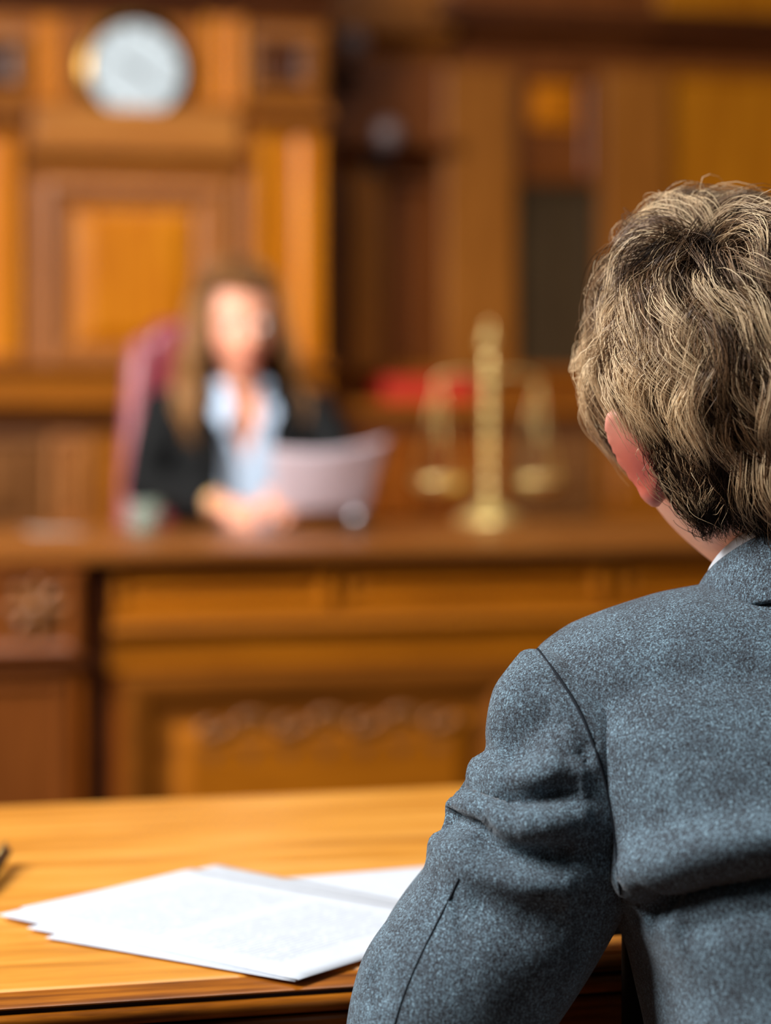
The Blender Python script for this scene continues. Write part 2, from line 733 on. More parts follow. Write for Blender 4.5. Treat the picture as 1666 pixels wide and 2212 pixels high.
# pilasters with capitals
for a, b in ((548, 694), (-110, 42)):
    fluted(a + 6, b - 6, 300, 786, YL, 0.05, M['bright'], 1)
    cornice(a - 6, b + 6, 236, 300, YL, 0.085, M['mid'])
    slab(a - 4, b + 4, 770, 800, YL, 0.065, M['midx'])
fluted(486, 546, 380, 786, YL, 0.018, M['pink'], 2)
fluted(46, 92, 380, 786, YL, 0.018, M['pink'], 2)
# big framed panel
x0, x1, z0, z1 = rect(92, 484, 396, 792, YL)
trim(MB().panel(x0, x1, z0, z1, YL, [(0, 0), (0, -.045), (.02, -.05), (.035, -.03), (.05, -.028), (.062, -.006), (.07, -.004), (.078, .0), (.09, -.004)]), M['pink'], 0)
x0, x1, z0, z1 = rect(156, 412, 452, 752, YL)
trim(MB().panel(x0, x1, z0, z1, YL - .005, [(0, 0), (.012, -.002), (.05, -.022), (.054, -.022)]), M['bright'], 0)
# wainscot below the panel
cornice(-200, 704, 788, 812, YL, 0.07, M['midx'])
slab(-200, 704, 812, 872, YL, 0.035, M['bench'])
cornice(-200, 704, 872, 908, YL, 0.09, M['benchd'])
slab(-200, 704, 908, 934, YL, 0.02, M['dark'])  # dark band painting the shadow under the cap moulding
for a, b, mt in ((-180, 96, 'carve'), (102, 192, 'pink'), (198, 420, 'bench'), (430, 690, 'bench')):
    x0, x1, z0, z1 = rect(a, b, 936, 1150, YL)
    trim(MB().panel(x0, x1, z0, z1, YL, [(0, 0), (0, -.03), (.02, -.034), (.03, -.012), (.05, -.01), (.075, -.028)]), M[mt], 0)
# darker wall to the right
slab(700, 740, 390, 800, YR, 0.05, M['dark'])  # dark strip standing in for the shadowed edge of the bay
slab(700, 960, -60, 60, YR, 0.07, M['mid'])
cornice(700, 960, 60, 122, YR, 0.11, M['mid'])
slab(700, 960, 122, 300, YR, 0.03, M['red'])
cornice(712, 960, 300, 372, YR, 0.12, M['red'])
fluted(740, 812, 376, 800, YR, 0.10, M['mid'], 1)
x0, x1, z0, z1 = rect(822, 946, 384, 802, YR)
trim(MB().panel(x0, x1, z0, z1, YR, [(0, 0), (0, -.03), (.02, -.034), (.035, -.006), (.04, 0.0)]), M['red'], 0)
slab(948, 1102, 152, 802, YR, 0.06, M['mid'])
cornice(930, 3600, 76, 158, YR, 0.14, M['dark'])  # dark wood carries the shadow of the moulding's overhang
slab(955, 1400, -60, 78, YR, 0.08, M['red'])
slab(1400, 3600, -60, 78, YR, 0.08, M['gold'])
# niche with the dark panel and a small square boss above
x0, x1, z0, z1 = rect(1106, 1286, 158, 396, YR)
trim(MB().panel(x0, x1, z0, z1, YR, [(0, 0), (0, -.02), (.02, -.024), (.03, -.004), (.036, 0.0)]), M['red'], 0)
x0, x1, z0, z1 = rect(1146, 1242, 184, 276, YR)
trim(MB().panel(x0, x1, z0, z1, YR, [(0, 0), (0, -.02), (.014, -.02), (.03, -.04)]), M['bright'], 0)
x0, x1, z0, z1 = rect(1108, 1284, 402, 804, YR)
trim(MB().panel(x0, x1, z0, z1, YR, [(0, 0), (0, -.014), (.016, -.016), (.024, -.002), (.03, 0.0)]), M['black'], 0)
slab(1288, 1432, 160, 804, YR, 0.06, M['mid'])
x0, x1, z0, z1 = rect(1436, 1720, 164, 804, YR)
trim(MB().panel(x0, x1, z0, z1, YR, [(0, 0), (0, -.03), (.01, -.032), (.02, -.012), (.028, -.01)]), M['gold'], 0)
slab(1722, 1900, 160, 804, YR, 0.06, M['mid'])
for a in (1940, 2400, 2860):
    x0, x1, z0, z1 = rect(a, a + 260, 164, 804, YR)
    trim(MB().panel(x0, x1, z0, z1, YR, [(0, 0), (0, -.03), (.02, -.032), (.035, -.006), (.05, -.002)]), M['gold'], 0)
    slab(a + 280, a + 440, 160, 804, YR, 0.06, M['mid'])
# shelf-topped dado along the right wall
YD = 6.42
x0, x1 = PX(712, YD), PX(3600, YD)
zt = PZ(868, 930, YD)
dado = MB().prof_x([(YR + .005, 0), (YD, 0), (YD, zt - .05), (YD - .03, zt - .035), (YD - .03, zt), (YR + .005, zt)], x0, x1)
trim(dado, M['midx'], 0.003)
cornice(712, 3600, 800, 846, YR, 0.05, M['midx'])
slab(712, 3600, 902, 930, YD, 0.015, M['dark'])
for a, b in ((720, 900), (910, 1090), (1100, 1280), (1290, 1500), (1510, 1760), (1770, 2020), (2030, 2280), (2290, 2540)):
    x0, x1, z0, z1 = rect(a, b, 936, 1120, YD)
    trim(MB().panel(x0, x1, z0, z1, YD, [(0, 0), (0, -.02), (.02, -.024), (.03, -.006), (.05, -.004), (.07, -.018)]), M['benchz'] if a < 1000 else M['carve'] if a < 1200 else M['midx'], 0)

# ------------------------------------------------------------------ wall clock
cc = onY(290, 155, YL)
R = 0.156
clk = thing('wall_clock', 'round white-faced wall clock in a brass rim above the panelled bay', 'clock', (cc.x, YL, cc.z))
MB().lathe([(R, 0), (R + .004, .01), (R + .004, .03), (R - .003, .045), (R - .018, .05), (R - .026, .044), (R - .028, .034), (.001, .034)], (cc.x, YL, cc.z), 64, 'y').build('rim', M['antique'], clk, 'auto')
MB().lathe([(R - .027, .034), (R - .027, .038), (.001, .0385)], (cc.x, YL, cc.z), 64, 'y').build('dial', M['clockface'], clk)
for k in range(12):
    a = k / 12 * 2 * math.pi
    q = MB()
    r0, r1, hw = R - .056, R - .036, (.0045 if k % 3 == 0 else .0028)
    s, c = math.sin(a), math.cos(a)
    pts = [(-hw, r0), (hw, r0), (hw, r1), (-hw, r1)]
    P = [(cc.x + c * x + s * y, YL - .0392, cc.z - s * x + c * y) for x, y in pts]
    q.add(P + [(x, y + .0008, z) for x, y, z in P], [(0, 1, 2, 3), (4, 7, 6, 5), (0, 4, 5, 1), (1, 5, 6, 2), (2, 6, 7, 3), (3, 7, 4, 0)])
    q.build('hour_mark', M['ink'], clk)
for nm, ang, ln, w in (('hour_hand', -1.05, .058, .008), ('minute_hand', 2.2, .088, .005)):
    s, c = math.sin(ang), math.cos(ang)
    P = [(cc.x + c * x + s * y, YL - .042, cc.z - s * x + c * y) for x, y in ((-w, -.015), (w, -.015), (w * .4, ln), (-w * .4, ln))]
    MB().add(P + [(x, y + .0015, z) for x, y, z in P], [(0, 1, 2, 3), (4, 7, 6, 5), (0, 4, 5, 1), (1, 5, 6, 2), (2, 6, 7, 3), (3, 7, 4, 0)]).build(nm, M['ink'], clk)
MB().lathe([(.008, .039), (.008, .046), (.001, .047)], (cc.x, YL, cc.z), 20, 'y').build('centre_cap', M['ink'], clk)

# ------------------------------------------------------------------ two dim wall lamps by the corner of the bay
for (px, py, rr, lab) in ((762, 92, .045, 'smoky round wall lamp at the top beside the clock bay'), (838, 292, .042, 'smoky round wall lamp lower down on the dark corner wall')):
    c = onY(px, py, YR - 0.22)
    lm = thing('wall_lamp', lab, 'lamp', (c.x, YR - .03, c.z - .09), 'smoky globe wall lamps')
    MB().lathe([(.035, -.02), (.035, .0), (.025, .012), (.008, .016)], (c.x, YR - .05, c.z - .09), 24, 'y').build('back_plate', M['blackmetal'], lm, 'auto')
    MB().tube(catmull([(c.x, YR - .05, c.z - .09), (c.x, YR - .14, c.z - .10), (c.x, YR - .21, c.z - .085), (c.x, YR - .22, c.z - rr + .004)], 6), .007, 10).build('arm', M['blackmetal'], lm, True)
    MB().lathe([(.012, -rr - .012), (.022, -rr - .004), (.024, -rr + .012), (.012, -rr + .016)], c, 24).build('cup', M['blackmetal'], lm, 'auto')
    MB().ball(c, (rr, rr, rr * 1.05)).build('globe', M['globe'], lm, True)

# ------------------------------------------------------------------ judge's bench
YB = 4.12                                     # face of the bench
ZB = CZ - 0.285                               # its top
bx0, bx1 = PX(-330, YB), PX(1980, YB)
bench = thing('judge_bench', 'long panelled oak judge bench with carved front and moulded top', 'bench', (0.5 * (bx0 + bx1), YB + .4, 0))
MB().prof_x([(YB - .035, ZB - .012), (YB - .05, ZB - .02), (YB - .05, ZB - .004), (YB - .042, ZB), (YB + .72, ZB), (YB + .72, ZB - .03), (YB - .02, ZB - .03)], bx0, bx1).build('worktop', wood('bench_top_oak', (104, 58, 18), (128, 74, 26), (148, 92, 40), 'x', 0.34), bench)
MB().box(bx0, bx1, YB, YB + .05, 0, ZB - .03).build('front_board', M['benchz'], bench)
zc0, zc1 = PZ(1212, 600, YB), ZB - .03
MB().prof_x([(YB + .01, zc0 - .008), (YB - .006, zc0 - .004), (YB - .012, zc0 + .004), (YB - .03, zc1 - .006), (YB - .03, zc1), (YB + .01, zc1)], bx0, bx1).build('cornice', M['dark'], bench)


def bz(py):
    return PZ(py, 600, YB)


for a, b in ((244, 712), (734, 1300), (1322, 1890)):
    x0, x1 = PX(a, YB), PX(b, YB)
    MB().panel(x0, x1, bz(1318), bz(1216), YB, [(0, 0.002), (0, -.014), (.012, -.016), (.02, -.004), (.03, -.002), (.045, -.012)]).build('frieze_panel', M['bench'], bench)
z0, z1 = bz(1392), bz(1318)
pr = [(YB + .01, z0), (YB - .012, z0), (YB - .014, z0 + .012), (YB - .03, z0 + .03), (YB - .034, z0 + .038), (YB - .026, z0 + .05), (YB - .03, z1), (YB + .01, z1)]
MB().prof_x(pr, PX(236, YB), bx1).build('waist_moulding', wood('waist_oak', (130, 72, 6), (152, 86, 9), (170, 102, 15), 'x', 0.55, coat=0.0, spec=0.15), bench, 'auto')
MB().box(PX(236, YB), bx1, YB - .012, YB + .01, bz(1440), bz(1394)).build('rail', M['bench'], bench, bevel=.003)
for a, b in ((262, 1120), (1150, 1900)):
    x0, x1 = PX(a, YB), PX(b, YB)
    z0, z1 = 0.12, bz(1446)
    MB().panel(x0, x1, z0, z1, YB, [(0, .002), (0, -.02), (.02, -.022), (.045, -.016), (.065, -.004), (.085, .0), (.10, -.002)]).build('base_panel', M['benchd'], bench)
    MB().panel(x0 + .098, x1 - .098, z0 + .098, z1 - .098, YB - .004, [(0, .0), (.03, -.012), (.034, -.012)]).build('raised_field', M['bench'], bench)
    # carved swag of scrolls and leaves under the top edge of the panel
    cv = MB()
    zz = z1 - .10
    n = 7
    for k in range(n):
        xc = x0 + .13 + (x1 - x0 - .26) * (k + .5) / n
        hw = (x1 - x0 - .26) / n * .5
        sgn = 1 if k % 2 else -1
        sp = [(xc + hw * (1 - .85 * q / 20) * math.cos(q / 20 * 5.2 + .3), YB - .016, zz + .6 * hw * (1 - .8 * q / 20) * math.sin(q / 20 * 5.2 * sgn)) for q in range(21)]
        cv.tube(sp, [.011 * (1 - .5 * q / 20) for q in range(21)], 8)
        for q in (-1, 0, 1):
            rot = Matrix.Rotation(q * .7, 3, 'Y')
            cv.ball((xc + q * hw * .35, YB - .013, zz - .045 - .012 * (q == 0)), (.011, .008, .03), rot, 8)
    cv.build('carved_swag', M['carve'], bench, True)
MB().box(bx0, bx1, YB - .03, YB + .01, 0.0, .11).build('plinth', M['benchd'], bench, bevel=.004)
# pilaster with carved block
for a, b in ((-110, 178),):
    x0, x1 = PX(a, YB), PX(b, YB)
    p = MB().box(x0, x1, YB - .04, YB + .005, .1, zc0 + .01).build('pilaster', M['benchz'], bench, bevel=.004)
    MB().panel(x0 + .012, x1 - .012, bz(1396), bz(1218), YB - .04, [(0, .002), (0, -.012), (.012, -.014), (.024, -.004), (.03, -.004)]).build('carved_block', M['red'], p)
    cx, cz = PX(76, YB), bz(1298)
    ro = MB().ball((cx, YB - .05, cz), (.02, .018, .02), None, 10)
    for k in range(8):
        a2 = k / 8 * 2 * math.pi
        ro.ball((cx + .036 * math.cos(a2), YB - .048, cz + .036 * math.sin(a2)), (.012, .010, .024), Matrix.Rotation(-a2 + math.pi / 2, 3, 'Y'), 8)
    ro.build('rosette', M['carve'], p, True)
    MB().prof_x([(YB - .03, bz(1432)), (YB - .045, bz(1432)), (YB - .065, bz(1412)), (YB - .065, bz(1402)), (YB - .03, bz(1396))], x0 - .006, x1 + .006).build('pilaster_cap', M['dark'], p)
    MB().panel(x0 + .03, x1 - .03, .16, bz(1440), YB - .04, [(0, .002), (0, -.008), (.012, -.01), (.02, .0), (.03, .001)]).build('pilaster_panel', M['red'], p)
MB().box(PX(180, YB), PX(240, YB), YB - .004, YB + .004, .1, zc0).build('gap_shade_strip', M['dark'], bench)  # dark strip put in for the shade in the gap beside the pilaster
struct('trim_90', MB().box(bx0, bx1, YB + .05, 6.25, 0, .14), M['floor'])

# ------------------------------------------------------------------ scales of justice
sp = onZ(1056, 1128, ZB)
sx, sy = sp.x, sp.y
sc_ = thing('balance_scale', 'brass scales of justice standing on the bench right of the seated judge', 'scales', (sx, sy, ZB))
MB().lathe([(.072, 0), (.074, .006), (.071, .012), (.062, .017), (.050, .024), (.036, .034), (.022, .044), (.012, .055)], (sx, sy, ZB), 40).build('base', M['brass'], sc_, 'auto')
prof = [(.012, .05)]
for k in range(9):
    z = .06 + k * .034
    prof += [(.0065, z), (.011, z + .007), (.0135, z + .012), (.011, z + .018), (.0065, z + .024)]
prof += [(.007, .372), (.0065, .38)]
MB().lathe(prof, (sx, sy, ZB), 28).build('column', M['brass'], sc_, 'auto')
MB().lathe([(.006, .376), (.013, .383), (.0185, .395), (.017, .408), (.008, .416), (.006, .424), (.009, .43), (.004, .44), (.001, .443)], (sx, sy, ZB), 28).build('finial', M['brass'], sc_, 'auto')
zb = .318
bl = [(sx - .118, sy, ZB + zb - .014), (sx - .11, sy, ZB + zb + .002), (sx - .06, sy, ZB + zb + .012), (sx, sy, ZB + zb + .004), (sx + .06, sy, ZB + zb + .012), (sx + .11, sy, ZB + zb + .002), (sx + .118, sy, ZB + zb - .014)]
MB().tube(catmull(bl, 6), .0035, 10).build('beam', M['brass'], sc_, True)
for s in (-1, 1):
    px_ = sx + s * .114
    zp = ZB + .085
    pan = MB().lathe([(.012, -.020), (.035, -.015), (.052, -.003), (.060, .010), (.0595, .0115), (.051, .0), (.034, -.011), (.001, -.015)], (px_, sy, zp), 36).build('pan', M['brass'], sc_, 'auto')
    for k in range(3):
        a = k * 2 * math.pi / 3 + .4
        MB().tube([(px_, sy, ZB + zb - .012), (px_ + .058 * math.cos(a), sy + .058 * math.sin(a), zp + .010)], .0012, 8).build('chain', M['brass'], pan, True)

# ------------------------------------------------------------------ red book on the dado shelf
rb0 = onY(832, 868, YD + .02)
rb1 = onY(1030, 868, YD + .02)
book = thing('book', 'bright red book lying on the ledge behind the brass scales', 'book', (.5 * (rb0.x + rb1.x), YD + .1, zt))
MB().box(rb0.x, rb1.x, YD + .01, YD + .20, zt, zt + .072).build('cover', M['redbook'], book, bevel=.006)
MB().box(rb0.x + .004, rb1.x + .002, YD + .02, YD + .196, zt + .006, zt + .066).build('page_block', M['pages'], book)

# ------------------------------------------------------------------ small things on the bench top
g0 = onZ(312, 1150, ZB)
gl = thing('drinking_glass', 'clear greenish drinking glass on the bench at the judge\'s elbow', 'glass', (g0.x, g0.y, ZB))
MB().lathe([(.026, 0), (.030, .004), (.033, .05), (.034, .062), (.032, .062), (.030, .01), (.001, .008)], (g0.x, g0.y, ZB), 32).build('tumbler', M['glass'], gl, 'auto')
MB().lathe([(.0285, .0095), (.0306, .03), (.001, .0305)], (g0.x, g0.y, ZB), 32).build('water', M['greenglass'], gl, 'auto')
p0 = onZ(772, 1150, ZB)  # added ball on a foot, imitating a small blurred highlight
pw = thing('highlight_ball', 'added silvery ball standing in for a highlight before the raised document', 'highlight_ball', (p0.x, p0.y, ZB))
MB().lathe([(.022, 0), (.024, .004), (.02, .009), (.012, .011)], (p0.x, p0.y, ZB), 24).build('foot', M['blackmetal'], pw, 'auto')
MB().ball((p0.x, p0.y, ZB + .03), (.022, .022, .021)).build('ball', M['steel'], pw, True)
d0 = onZ(118, 1150, ZB)


def sheet(name, c, ang, w, h, z, mat, curl=0.0, lift=None, nx=16, ny=20):
    """thin paper sheet lying at height z, optionally with a lifted corner"""
    me = bpy.data.meshes.new(name)
    v, f, uv = [], [], []
    cs, sn = math.cos(ang), math.sin(ang)
    for j in range(ny + 1):
        for i in range(nx + 1):
            u, t = i / nx, j / ny
            x, y = (u - .5) * w, (t - .5) * h
            dz = curl * (math.sin(u * 3.1 + t * 2.0) * .5 + .5) * (.3 + .7 * t)
            if lift:
                du = math.hypot((u - lift[0]) * w, (t - lift[1]) * h)
                dz += lift[2] * math.exp(-(du / lift[3]) ** 2)
            v.append((c[0] + cs * x - sn * y, c[1] + sn * x + cs * y, z + dz))
            uv.append((u, t))
    for j in range(ny):
        for i in range(nx):
            a = j * (nx + 1) + i
            f.append((a, a + 1, a + nx + 2, a + nx + 1))
    me.from_pydata(v, [], f)
    lay = me.uv_layers.new(name='UVMap')
    for lp in me.loops:
        lay.data[lp.index].uv = uv[lp.vertex_index]
    o = link(name, me, mat, None, True)
    s = o.modifiers.new('thickness', 'SOLIDIFY')
    s.thickness = 0.0004
    s.offset = 1.0
    return o


tag(sheet('card', (d0.x, d0.y), .1, .11, .15, ZB + .0006, plain('beige_card', (168, 146, 130), 0.8), .004), 'small dull beige card lying flat at the left end of the bench', 'card')

# ------------------------------------------------------------------ counsel table
TZ = CZ - 0.395
YT0, YT1 = 1.4617, 2.17
tx0, tx1 = -0.75, 1.75
tb = thing('counsel_table', 'long honey oak table with a grooved moulded edge in front', 'table', (.5 * (tx0 + tx1), .5 * (YT0 + YT1), 0))
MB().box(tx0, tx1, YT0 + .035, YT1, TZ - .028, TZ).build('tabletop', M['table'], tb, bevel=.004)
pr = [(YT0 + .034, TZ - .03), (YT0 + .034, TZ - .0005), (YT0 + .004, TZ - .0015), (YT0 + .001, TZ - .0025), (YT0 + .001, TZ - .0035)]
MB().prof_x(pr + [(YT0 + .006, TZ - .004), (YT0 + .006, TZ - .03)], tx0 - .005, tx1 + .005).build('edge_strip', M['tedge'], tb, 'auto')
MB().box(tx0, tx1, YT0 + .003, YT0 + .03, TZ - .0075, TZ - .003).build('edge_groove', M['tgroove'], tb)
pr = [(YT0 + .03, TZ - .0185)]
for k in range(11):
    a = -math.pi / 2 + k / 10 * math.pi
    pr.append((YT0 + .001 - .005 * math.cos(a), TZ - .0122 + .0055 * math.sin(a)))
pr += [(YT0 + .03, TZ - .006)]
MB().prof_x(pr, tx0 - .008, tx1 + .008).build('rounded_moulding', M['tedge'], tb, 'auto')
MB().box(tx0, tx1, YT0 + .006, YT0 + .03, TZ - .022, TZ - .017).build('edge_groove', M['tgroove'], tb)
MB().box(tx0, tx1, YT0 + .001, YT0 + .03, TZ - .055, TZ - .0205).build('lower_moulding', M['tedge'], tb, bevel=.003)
for ya, yb in ((YT0 + .03, YT0 + .055), (YT1 - .06, YT1 - .035)):
    MB().box(tx0 + .06, tx1 - .06, ya, yb, TZ - .12, TZ - .0285).build('apron', M['tedge'], tb, bevel=.003)
for lx in (tx0 + .08, tx1 - .08):
    for ly in (YT0 + .075, YT1 - .08):
        MB().lathe([(.026, 0), (.03, .03), (.022, .06), (.027, .2), (.03, .4), (.022, .48), (.034, .5), (.034, TZ - .03)], (lx, ly, 0), 20).build('leg', M['tedge'], tb, 'auto')

# papers on the table: (long edge runs towards the viewer's right)
PL, PB, PT = onZ(6, 1990, TZ), onZ(645, 2128, TZ), onZ(470, 1872, TZ)
e = (PB - PL).normalized()                    # along the long side
n2 = Vector((-e.y, e.x, 0))
if n2.dot(PT - PL) < 0:
    n2 = -n2
angp = math.atan2(n2.y, n2.x) - 0.0           # width axis


def paper(corner, rot, z, mat, label, curl=0.0, lift=None, h=.297):
    """sheet whose left-hand corner is at `corner`; rot turns it from the top sheet's direction"""
    q = Matrix.Rotation(rot, 3, 'Z')
    ee, nn = q @ e, q @ n2
    c = corner + ee * (h / 2) + nn * .105
    o = sheet('sheet_of_paper', c, math.atan2(nn.y, nn.x), .21, h, z, mat, curl, lift)
    return tag(o, label, 'paper', 'loose white sheets on the counsel table')


def turn_to(corner, target):
    d = target - corner
    return math.atan2(d.y, d.x) - math.atan2(e.y, e.x), d.length - .003


K1 = onZ(598, 1901, TZ)
q = Matrix.Rotation(math.radians(21.3 - 51.6), 3, 'Z')
paper(K1 - (q @ n2) * .02 + (q @ e) * .0, math.radians(21.3 - 51.6), TZ + .0005, M['paper'], 'white sheet farthest right, turned askew and running behind the suited man\'s arm', 0, None, .20)
q = Matrix.Rotation(math.radians(-3), 3, 'Z')
paper(PT - (q @ n2) * .21, math.radians(-3), TZ + .0010, M['paper'], 'white sheet under the printed page, its far corner pointing at the bench', .0006)
for px_, py_, zz, lab in ((98, 2032, .0016, 'white sheet whose corner peeks out lowest under the printed page\'s left end'), (58, 2013, .0023, 'white sheet directly beneath the printed page, second corner from the left')):
    c_ = onZ(px_, py_, TZ)
    r_, l_ = turn_to(c_, PB)
    paper(c_, r_, TZ + zz, M['paper'], lab, .0004, None, l_)
paper(PB - e * .297, 0.0, TZ + .0032, M['printed'], 'topmost printed page with two grey paragraphs on the table', .0006)

# pen at the left edge of the picture
pa, pb = onZ(14, 1838, TZ + .012), onZ(-70, 1960, TZ + .008)
dp = (pb - pa).normalized()
pb = pa + dp * .135
pb.z = TZ + .0062
pen = thing('pen', 'dark metal pen lying on the table at the left picture edge', 'pen', pa.lerp(pb, .5))
MB().tube([pa + dp * .012, pa + dp * .06, pb - dp * .02], [.0052, .0056, .005], 16).build('barrel', M['ink'], pen, True)
MB().tube([pb - dp * .02, pb - dp * .004, pb], [.0048, .0016, .0006], 12).build('tip', M['steel'], pen, True)
MB().tube([pa, pa + dp * .004, pa + dp * .014], [.0035, .005, .0052], 16).build('end_cap', M['steel'], pen, True)
up = Vector((0, 0, 1))
MB().tube([pa + dp * .004 + up * .005, pa + dp * .006 + up * .0085, pa + dp * .045 + up * .0075], .0014, 8).build('clip', M['brass'], pen, True)


# ------------------------------------------------------------------ people: shared pieces
def head_points(n=56):
    """unit sphere grid displaced into a head; x right, y forward, z up, eyes at z=0, about 0.235 tall"""
    v, f = [], []
    for i in range(1, n):
        a = math.pi * i / n
        for k in range(2 * n):
            b = math.pi * k / n
            v.append((math.sin(a) * math.cos(b), math.sin(a) * math.sin(b), math.cos(a)))
    v += [(0, 0, 1), (0, 0, -1)]
    w = 2 * n
    for i in range(n - 2):
        for k in range(w):
            j = (k + 1) % w
            f.append((i * w + k, (i + 1) * w + k, (i + 1) * w + j, i * w + j))
    for k in range(w):
        j = (k + 1) % w
        f.append((len(v) - 2, k, j))
        f.append((len(v) - 1, (n - 2) * w + j, (n - 2) * w + k))
    D = np.array(v)
    x, y, z = D[:, 0], D[:, 1], D[:, 2]
    X = x * .077
    Y = np.where(y > 0, y * .094, y * .102)
    Z = np.where(z > 0, z * .118, z * .118)
    low = np.clip(-Z / .118, 0, 1)
    X = X * (1 - .42 * low ** 1.5)
    Y = np.where(Y > 0, Y * (1 - .06 * low), Y * (1 - .55 * low))      # jaw forward, nape drawn in
    Y = Y + .022 * low ** 1.2 * (y > -0.3)

    def g(cx, cz, sx, sz):
        return np.exp(-((X - cx) / sx) ** 2 - ((Z - cz) / sz) ** 2) * (y > 0)
    Y = Y - .006 * (y > .55) * np.clip((y - .55) / .3, 0, 1)
    Y = Y + .022 * g(0, -.034, .012, .014) + .012 * g(0, -.012, .008, .022)      # nose
    Y = Y - .010 * (g(-.031, -.002, .016, .011) + g(.031, -.002, .016, .011))     # eye sockets
    Y = Y + .005 * (g(-.03, .018, .022, .008) + g(.03, .018, .022, .008))         # brow
    Y = Y + .007 * g(0, -.066, .022, .006) + .006 * g(0, -.076, .020, .006) - .004 * g(0, -.071, .024, .003)
    Y = Y + .008 * g(0, -.105, .020, .014)                                         # chin
    Y = Y + .004 * (g(-.042, -.035, .018, .02) + g(.042, -.035, .018, .02))       # cheeks
    return np.stack([X, Y, Z], 1), f


def face_masks(me, Mi):
    """painted masks for skin colour, in head space"""
    P = co_get(me)
    H = (np.c_[P, np.ones(len(P))] @ np.array(Mi).T)[:, :3]
    x, y, z = H.T

    def g(cx, cz, sx, sz):
        return np.exp(-((x - cx) / sx) ** 2 - ((z - cz) / sz) ** 2) * (y > .04)
    lip = np.clip(1.3 * g(0, -.071, .022, .009), 0, 1)
    brow = np.clip(1.4 * (g(-.031, .022, .02, .0045) + g(.031, .022, .02, .0045)) + .8 * (g(-.031, -.001, .013, .006) + g(.031, -.001, .013, .006)), 0, 1)
    ear = np.exp(-((np.abs(x) - .088) / .02) ** 2 - ((y + .012) / .035) ** 2 - (z / .042) ** 2) * (np.abs(x) > .068)
    chk = .30 * (g(-.044, -.035, .02, .02) + g(.044, -.035, .02, .02)) + .25 * g(0, -.036, .012, .012)
    attr(me, 'lip', lip)
    attr(me, 'brow', brow)
    attr(me, 'flush', np.clip(.95 * ear + chk, 0, 1))


def add_head(mb, Mh, ears=True, scale=1.0):
    P, f = head_points()
    mb.add([Mh @ Vector(p) for p in P], f)
    if ears:
        for s in (-1, 1):
            R3 = Mh.to_3x3()
            flare = Matrix.Rotation(s * math.radians(-13), 3, 'Z') @ Matrix.Rotation(s * math.radians(14), 3, 'Y') @ Matrix.Rotation(math.radians(12), 3, 'X')
            c = Vector((s * .088, -.016, .010))
            mb.ball(Mh @ c, (.0055, .0155, .029), R3.normalized() @ flare, 14)
            rim = []
            for k in range(20):
                a = math.radians(k / 20 * 360)
                rim.append(Mh @ (c + flare @ Vector((s * .001, -.0155 * math.sin(a + 1.2), .029 * math.cos(a + 1.2)))))
            mb.tube(rim, .0034, 8, closed=True)
            mb.ball(Mh @ (c + flare @ Vector((0, .004, -.029))), (.0065, .010, .012), R3.normalized() @ flare, 10)


def add_eyes(Mh, parent):
    for s in (-1, 1):
        c = Mh @ Vector((s * .031, .078, -.002))
        e_ = MB().ball(c, .0115, None, 12).build('eye', M['eyewhite'], parent, True)
        MB().ball(Mh @ Vector((s * .031, .0845, -.002)), .0062, None, 10).build('iris', M['iris'], e_, True)


def add_hand(mb, wrist, fwd, nrm, thumb, curl=0.5, k=1.0):
    """palm, four unequal fingers bent at the knuckles and a thumb leaving the palm's side"""
    fwd = Vector(fwd).normalized()
    nrm = Vector(nrm)
    nrm = (nrm - fwd * nrm.dot(fwd)).normalized()      # back of the hand
    side = Vector(thumb)
    side = (side - fwd * side.dot(fwd) - nrm * side.dot(nrm)).normalized()
    wrist = Vector(wrist)
    rot = Matrix((side, fwd, nrm)).transposed()
    mb.ball(wrist + fwd * .048 * k, (.040 * k, .052 * k, .016 * k), rot, 14)
    mb.tube([wrist - fwd * .02, wrist + fwd * .03 * k], [.026 * k, .028 * k], 14, nrm, .65)
    for i, (off, ln) in enumerate(((.030, .072), (.010, .080), (-.010, .074), (-.029, .058))):
        p = wrist + fwd * (.082 - .004 * abs(i - 1)) * k + side * off * k
        d = fwd + side * (off * 1.2)
        pts, ang = [p - fwd * .02 * k], 0.0
        pts.append(p)
        for sgm in (.45, .32, .23):
            ang += curl * .9
            dd = d * math.cos(ang) - nrm * math.sin(ang)
            p = p + dd.normalized() * ln * sgm * k
            pts.append(p)
        mb.tube(pts, [.009 * k, .009 * k, .0082 * k, .0074 * k, .006 * k], 10)
    p = wrist + fwd * .024 * k + side * .026 * k
    mb.tube([p - side * .012 * k, p + side * .016 * k + fwd * .018 * k, p + side * .026 * k + fwd * .044 * k - nrm * .006 * k, p + side * .024 * k + fwd * .064 * k - nrm * .014 * k], [.012 * k, .011 * k, .0095 * k, .007 * k], 10)


def trunk(keys, n=40, p=0.8, grow=0.0, dz=0.008):
    """horizontal sections: z, cx, cy, half width, depth behind, depth in front"""
    zs = np.arange(keys[0][0], keys[-1][0] + 1e-6, dz)
    rs = []
    for z in zs:
        cx, cy, w, db, df = lerp_keys(keys, z)
        w, db, df = w + grow, db + grow, df + grow
        ring = []
        for k in range(n):
            a = 2 * math.pi * k / n
            c, s = math.cos(a), math.sin(a)
            ring.append((cx + w * math.copysign(abs(c) ** p, c), cy + (df if s > 0 else db) * math.copysign(abs(s) ** p, s), z))
        rs.append(ring)
    return rs


